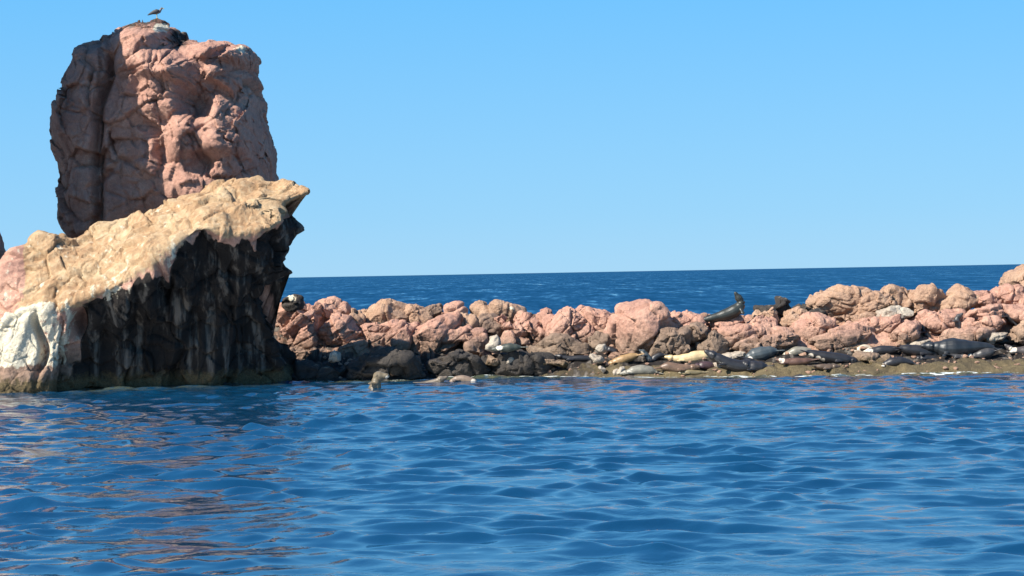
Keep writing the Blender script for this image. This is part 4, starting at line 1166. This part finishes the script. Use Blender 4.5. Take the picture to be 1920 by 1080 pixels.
BLACK, DKGREY, GREY, BROWN, BLONDE, BLUEG, GREENG = (0.022, 0.022, 0.026), (0.05, 0.048, 0.05), (0.20, 0.19, 0.16), (0.15, 0.095, 0.065), (0.55, 0.42, 0.24), (0.055, 0.07, 0.08), (0.05, 0.058, 0.048)
LIONS = [
    ([(1320,600,5),(1341,595,8),(1360,590,11),(1377,583,12.5),(1387,574,10),(1390,566,7.2),(1386,560,5.4)], 75.6, (0.026, 0.031, 0.028), "sea lion sitting up on the ridge with its head thrown back", dict(snout=(-0.55, 0.8), flip=[(0.3, -0.9)], pale=[])),
    (zp(zA, [(1060,368,15),(960,370,45),(860,375,62),(770,385,55),(700,390,40),(660,395,30)], 9), 73.9, GREENG, "dark green grey sea lion curled on the edge of the slab's shadow", dict(pale=[(936,652,6)])),
    (zp(zB, [(1400,505,30),(1280,535,55),(1150,580,64),(1040,610,52),(970,640,34)], 9), 73.4, (0.30,0.19,0.09), "ginger brown sea lion lying with its head low to the left", {}),
    (zp(zB, [(1720,790,25),(1600,765,62),(1450,755,72),(1330,770,64),(1250,790,42),(1200,800,28)], 9), 72.7, GREY, "sleek pale grey sea lion right of the bright white stone", {}),
    (zp(zB, [(1640,650,38),(1590,570,44),(1540,490,34),(1500,445,24)], 9), 73.6, BLUEG, "slim blue grey sea lion sitting upright with a white bib", dict(snout=(-0.8, 0.3), pale=[(1203,664,5),(1205,676,6)])),
    (zp(zB, [(1090,500,28),(1010,450,70),(930,410,62),(880,395,36)], 9), 74.0, BLACK, "black sea lion tucked under the largest boulder's left foot", {}),
    (zp(zC, [(1010,545,38),(900,520,76),(760,535,84),(610,560,76),(460,565,54),(350,550,32)], 9), 73.5, BLONDE, "blonde sea lion stretched out below the brown stones", {}),
    (zp(zC, [(170,710,30),(300,695,62),(450,725,66),(600,725,56),(700,715,36)], 9), 72.9, BROWN, "dull brown sea lion lying under the blonde one", {}),
    (zp(zC, [(1100,730,26),(990,685,58),(880,680,58),(800,695,38)], 9), 72.9, (0.06,0.035,0.04), "short dark red brown sea lion curled at the waterline", {}),
    (zp(zC, [(1790,720,40),(1640,700,80),(1480,690,86),(1320,650,84),(1170,570,70),(1060,510,46)], 9), 72.9, BLACK, "black sea lion sloping down in front of the long cream stone", {}),
    (zp(zD, [(690,430,34),(570,445,78),(430,485,104),(310,510,98),(220,540,60),(190,570,34)], 9), 73.3, BLUEG, "bulky blue grey sea lion with a white muzzle", dict(pale=[(1406,674,6)])),
    (zp(zD, [(520,690,34),(420,700,76),(300,705,86),(180,680,60)], 9), 72.5, BLACK, "black sea lion lying just in front of the bulky blue grey one", {}),
    (zp(zD, [(1260,430,36),(1120,435,62),(1010,445,70),(910,480,54),(860,500,34)], 9), 73.3, GREY, "silver grey sea lion with a cream throat", dict(pale=[(1476,666,7)])),
    (zp(zD, [(1290,585,22),(1150,610,48),(1010,620,60),(890,625,50),(800,600,36),(750,590,24)], 9), 72.7, (0.11,0.06,0.045), "chestnut brown sea lion with a tan head", dict(pale=[(1466,675,6)])),
    (zp(zD, [(1200,450,36),(1350,490,58),(1520,530,74),(1700,560,80),(1860,580,70),(1960,600,44)], 9), 73.0, BLACK, "long black sea lion with a pale streak along its belly", dict(pale=[(1520,668,6),(1534,673,6),(1543,675,4)])),
    (zp(zD, [(1170,880,18),(1080,865,34),(960,890,28),(870,915,14)], 9), 71.4, BLACK, "small black sea lion half in the water at the ledge", dict(tail=False)),
    (zp(zE, [(1090,505,52),(960,515,68),(830,515,70),(710,525,54),(640,535,38)], 9), 73.3, BLACK, "black sea lion with a cream white head and chest", dict(pale=[(1620,652,11),(1612,660,9),(1632,658,5)])),
    (zp(zE, [(640,470,30),(540,465,44),(460,500,42),(410,545,30)], 9), 73.0, (0.50,0.42,0.33), "cream sea lion resting its head beside the black one", {}),
    (zp(zE, [(1390,740,18),(1290,715,42),(1150,695,62),(1020,715,66),(930,745,54),(870,780,38),(840,815,28)], 9), 72.2, BLACK, "black sea lion sliding to the water with a white chest", dict(pale=[(1653,688,7),(1650,692,5)])),
    (zp(zE, [(1150,480,44),(1290,500,70),(1450,520,80),(1620,545,76),(1740,560,50)], 9), 73.6, BLACK, "black sea lion packed behind the great bull's nose", {}),
    (zp(zF, [(215,480,48),(150,430,54),(115,370,42),(100,320,28)], 9), 74.2, BLACK, "small black sea lion sitting up left of the grey one", dict(snout=(-0.4, 0.8))),
    (zp(zF, [(400,430,52),(370,370,62),(330,310,44),(300,280,30)], 9), 74.3, DKGREY, "dark grey sea lion sitting up behind the great bull", dict(snout=(-0.8, 0.4))),
    (zp(zF, [(700,320,56),(680,250,66),(665,180,54),(690,130,36)], 9), 74.9, DKGREY, "charcoal sea lion perched higher on the pink rock", dict(snout=(0.7, 0.6))),
    (zp(zF, [(1290,655,36),(1130,630,60),(960,640,84),(770,655,122),(600,660,146),(450,660,126),(340,640,84),(240,630,50)], 9), 73.0, (0.020,0.024,0.03), "great black bull sea lion, the biggest on the ledge", dict(flip=[(-0.6, -0.4)])),
    (zp(zF, [(1300,700,34),(1190,735,72),(1080,765,78),(980,780,52),(900,785,34)], 9), 72.4, DKGREY, "brown grey sea lion with a cream face under the bull's tail", dict(pale=[(1815,666,7)])),
    (zp(zF, [(1330,575,38),(1450,540,66),(1600,530,84),(1760,545,88),(1900,570,70)], 9), 73.4, BLACK, "long black sea lion reaching the right edge of the view", {}),
    (zp(zF, [(1960,720,70),(1820,710,76),(1700,700,52),(1610,690,38),(1560,660,30)], 9), 72.5, (0.07,0.06,0.06), "dark sea lion with a speckled cream face at the right edge", dict(pale=[(1899,656,8)])),
    (zp(zF, [(1620,215,40),(1560,150,56),(1500,105,46),(1460,85,30)], 9), 75.2, BLACK, "black sea lion lying in the cleft beside the squared block", {}),
    (zp(zF, [(1190,540,20),(1120,520,42),(1040,545,46),(980,570,26)], 9), 73.9, GREENG, "green grey sea lion resting against the bull's back", {}),
    (zp(zB, [(560,330,20),(470,300,42),(380,300,48),(300,320,40)], 9), 74.3, DKGREY, "dark sea lion lying on the brown hummocky rock", {}),
    (zp(zB, [(760,650,20),(600,570,52),(430,560,58),(250,560,50),(100,530,36)], 9), 73.8, BLACK, "long black sea lion at the end of the shaded ledge", {}),
    (zp(zC, [(230,500,24),(140,510,44),(60,560,50),(30,620,34)], 9), 73.7, BLACK, "black sea lion behind the slim upright one", {}),
    (zp(zH, [(858,700,84),(868,590,66),(884,510,50),(900,458,40)], 5.333), 67.7, (0.15,0.12,0.08), "wet brown sea lion raising its head out of the water", dict(snout=(0.8, 0.05), tail=False, group="sea lions swimming off the ledge", pale=[(726,708,4)])),
    (zp(zH, [(1250,530,18),(1330,535,24),(1440,520,30),(1520,492,28)], 5.333), 71.3, (0.16,0.13,0.10), "brown sea lion swimming low in the water between the others", dict(tail=False, group="sea lions swimming off the ledge")),
    (zp(zH, [(1900,540,22),(1840,508,38),(1760,485,40),(1690,482,32),(1650,505,22)], 5.333), 71.3, (0.22,0.16,0.12), "tan sea lion arching its wet back at the surface", dict(tail=False, group="sea lions swimming off the ledge", pale=[(887,715,5)])),
    (zp(zD, [(1330,690,20),(1440,700,40),(1560,705,46),(1650,700,30)], 9), 72.3, (0.10,0.07,0.05), "small brown sea lion below the long streaked black one", {}),
    (zp(zE, [(1830,640,26),(1700,650,44),(1560,640,50),(1460,650,32)], 9), 72.6, BLACK, "black sea lion squeezed before the great bull's chest", {}),
    (zp(zF, [(560,770,20),(660,790,34),(760,800,30)], 9), 72.1, DKGREY, "little grey sea lion pup by the great bull's belly", {}),
    (zp(zC, [(900,790,18),(760,800,36),(640,795,40),(540,800,24)], 9), 72.4, (0.17,0.14,0.08), "olive brown sea lion on the wet edge of the ledge", {}),
    (zp(zB, [(1500,880,18),(1370,890,32),(1260,885,34),(1170,895,20)], 9), 72.3, (0.10,0.085,0.07), "brown sea lion flat on the wet edge under the pale grey one", {}),
    (zp(zD, [(120,560,24),(240,600,40),(330,640,30)], 9), 72.9, BLACK, "black sea lion wedged against the bulky blue grey one", {}),
    (zp(zA, [(1500,740,20),(1330,730,40),(1180,735,42),(1080,745,26)], 9), 73.6, BLACK, "black sea lion lying on the shaded ledge near the water", {}),
    (zp(zA, [(640,720,20),(800,700,40),(950,710,42),(1030,730,26)], 9), 73.8, BLACK, "dark sea lion lying under the lone cream stone", {}),
]
for spine, Yd, colr, lab, kw in LIONS:
    sea_lion(spine, Yd, colr, lab, **kw)

# ---------------------------------------------------------------- gull on the pillar's top
def plain(name, col, rough=0.6):
    t = NT(name)
    g = t.n('ShaderNodeNewGeometry')
    n = t.noise(g.outputs['Position'], 30.0, 3)
    t.l(t.ramp(n, [(0.3, tuple(c * 0.75 for c in col)), (0.7, tuple(min(1, c * 1.15) for c in col))]), t.b.inputs['Base Color'])
    t.b.inputs['Roughness'].default_value = rough
    return t.m

def build_gull():
    PV = np.empty(len(pillar.data.vertices) * 3, np.float32)
    pillar.data.vertices.foreach_get("co", PV)
    PV = PV.reshape(-1, 3) + np.array(pillar.location)
    gx, gy = to_px(PV)
    near = np.where(np.abs(gx - 293) < 4)[0]
    base = Vector(PV[near[np.argmin(gy[near])]])
    root = bpy.data.objects.new("gull", None)
    scn.collection.objects.link(root)
    root.location = base
    tag(root, "dark backed gull standing on top of the tall pillar", "gull")
    bm = bmesh.new()
    V = Vector
    tube(bm, [V((-0.20, 0, 0.21)), V((-0.08, 0, 0.24)), V((0.04, 0, 0.27)), V((0.13, 0, 0.30)), V((0.18, 0, 0.37)), V((0.21, 0, 0.42))], [0.035, 0.075, 0.088, 0.075, 0.052, 0.045], 12)
    tube(bm, [V((0.19, 0, 0.43)), V((0.23, 0, 0.435)), V((0.27, 0, 0.425))], [0.045, 0.05, 0.028], 10)
    tube(bm, [V((-0.18, 0, 0.21)), V((-0.33, 0, 0.16))], [0.045, 0.05], 10, (V((0, 0, 1)), 0.3))
    link("body", voxel_union(bm, 0.012, "gull_body"), plain("gull_grey_plumage", (0.13, 0.135, 0.15)), root)
    dark = plain("gull_dark_wing", (0.035, 0.038, 0.045))
    for sg in (-1, 1):
        bm = bmesh.new()
        tube(bm, [V((0.12, sg * 0.075, 0.31)), V((0.02, sg * 0.09, 0.31)), V((-0.12, sg * 0.075, 0.27)), V((-0.28, sg * 0.04, 0.20)), V((-0.40, sg * 0.015, 0.14))], [0.05, 0.085, 0.075, 0.045, 0.012], 10, (V((0, 1, 0)), 0.35))
        me = bpy.data.meshes.new("wing")
        bmesh.ops.recalc_face_normals(bm, faces=bm.faces)
        bm.to_mesh(me)
        bm.free()
        me.polygons.foreach_set("use_smooth", np.ones(len(me.polygons), bool))
        link("wing", me, dark, root)
    yel = plain("gull_yellow", (0.62, 0.45, 0.08))
    bm = bmesh.new()
    tube(bm, [V((0.26, 0, 0.425)), V((0.31, 0, 0.418)), V((0.335, 0, 0.405))], [0.022, 0.016, 0.006], 8)
    me = bpy.data.meshes.new("beak"); bm.to_mesh(me); bm.free()
    link("beak", me, yel, root)
    for sg in (-1, 1):
        bm = bmesh.new()
        tube(bm, [V((0.0, sg * 0.035, 0.22)), V((0.01, sg * 0.035, 0.11)), V((0.0, sg * 0.035, -0.02))], [0.014, 0.010, 0.010], 6)
        tube(bm, [V((-0.01, sg * 0.035, 0.0)), V((0.06, sg * 0.04, 0.0))], [0.014, 0.03], 6, (V((0, 0, 1)), 0.25))
        me = bpy.data.meshes.new("leg"); bm.to_mesh(me); bm.free()
        link("leg", me, yel, root)
build_gull()
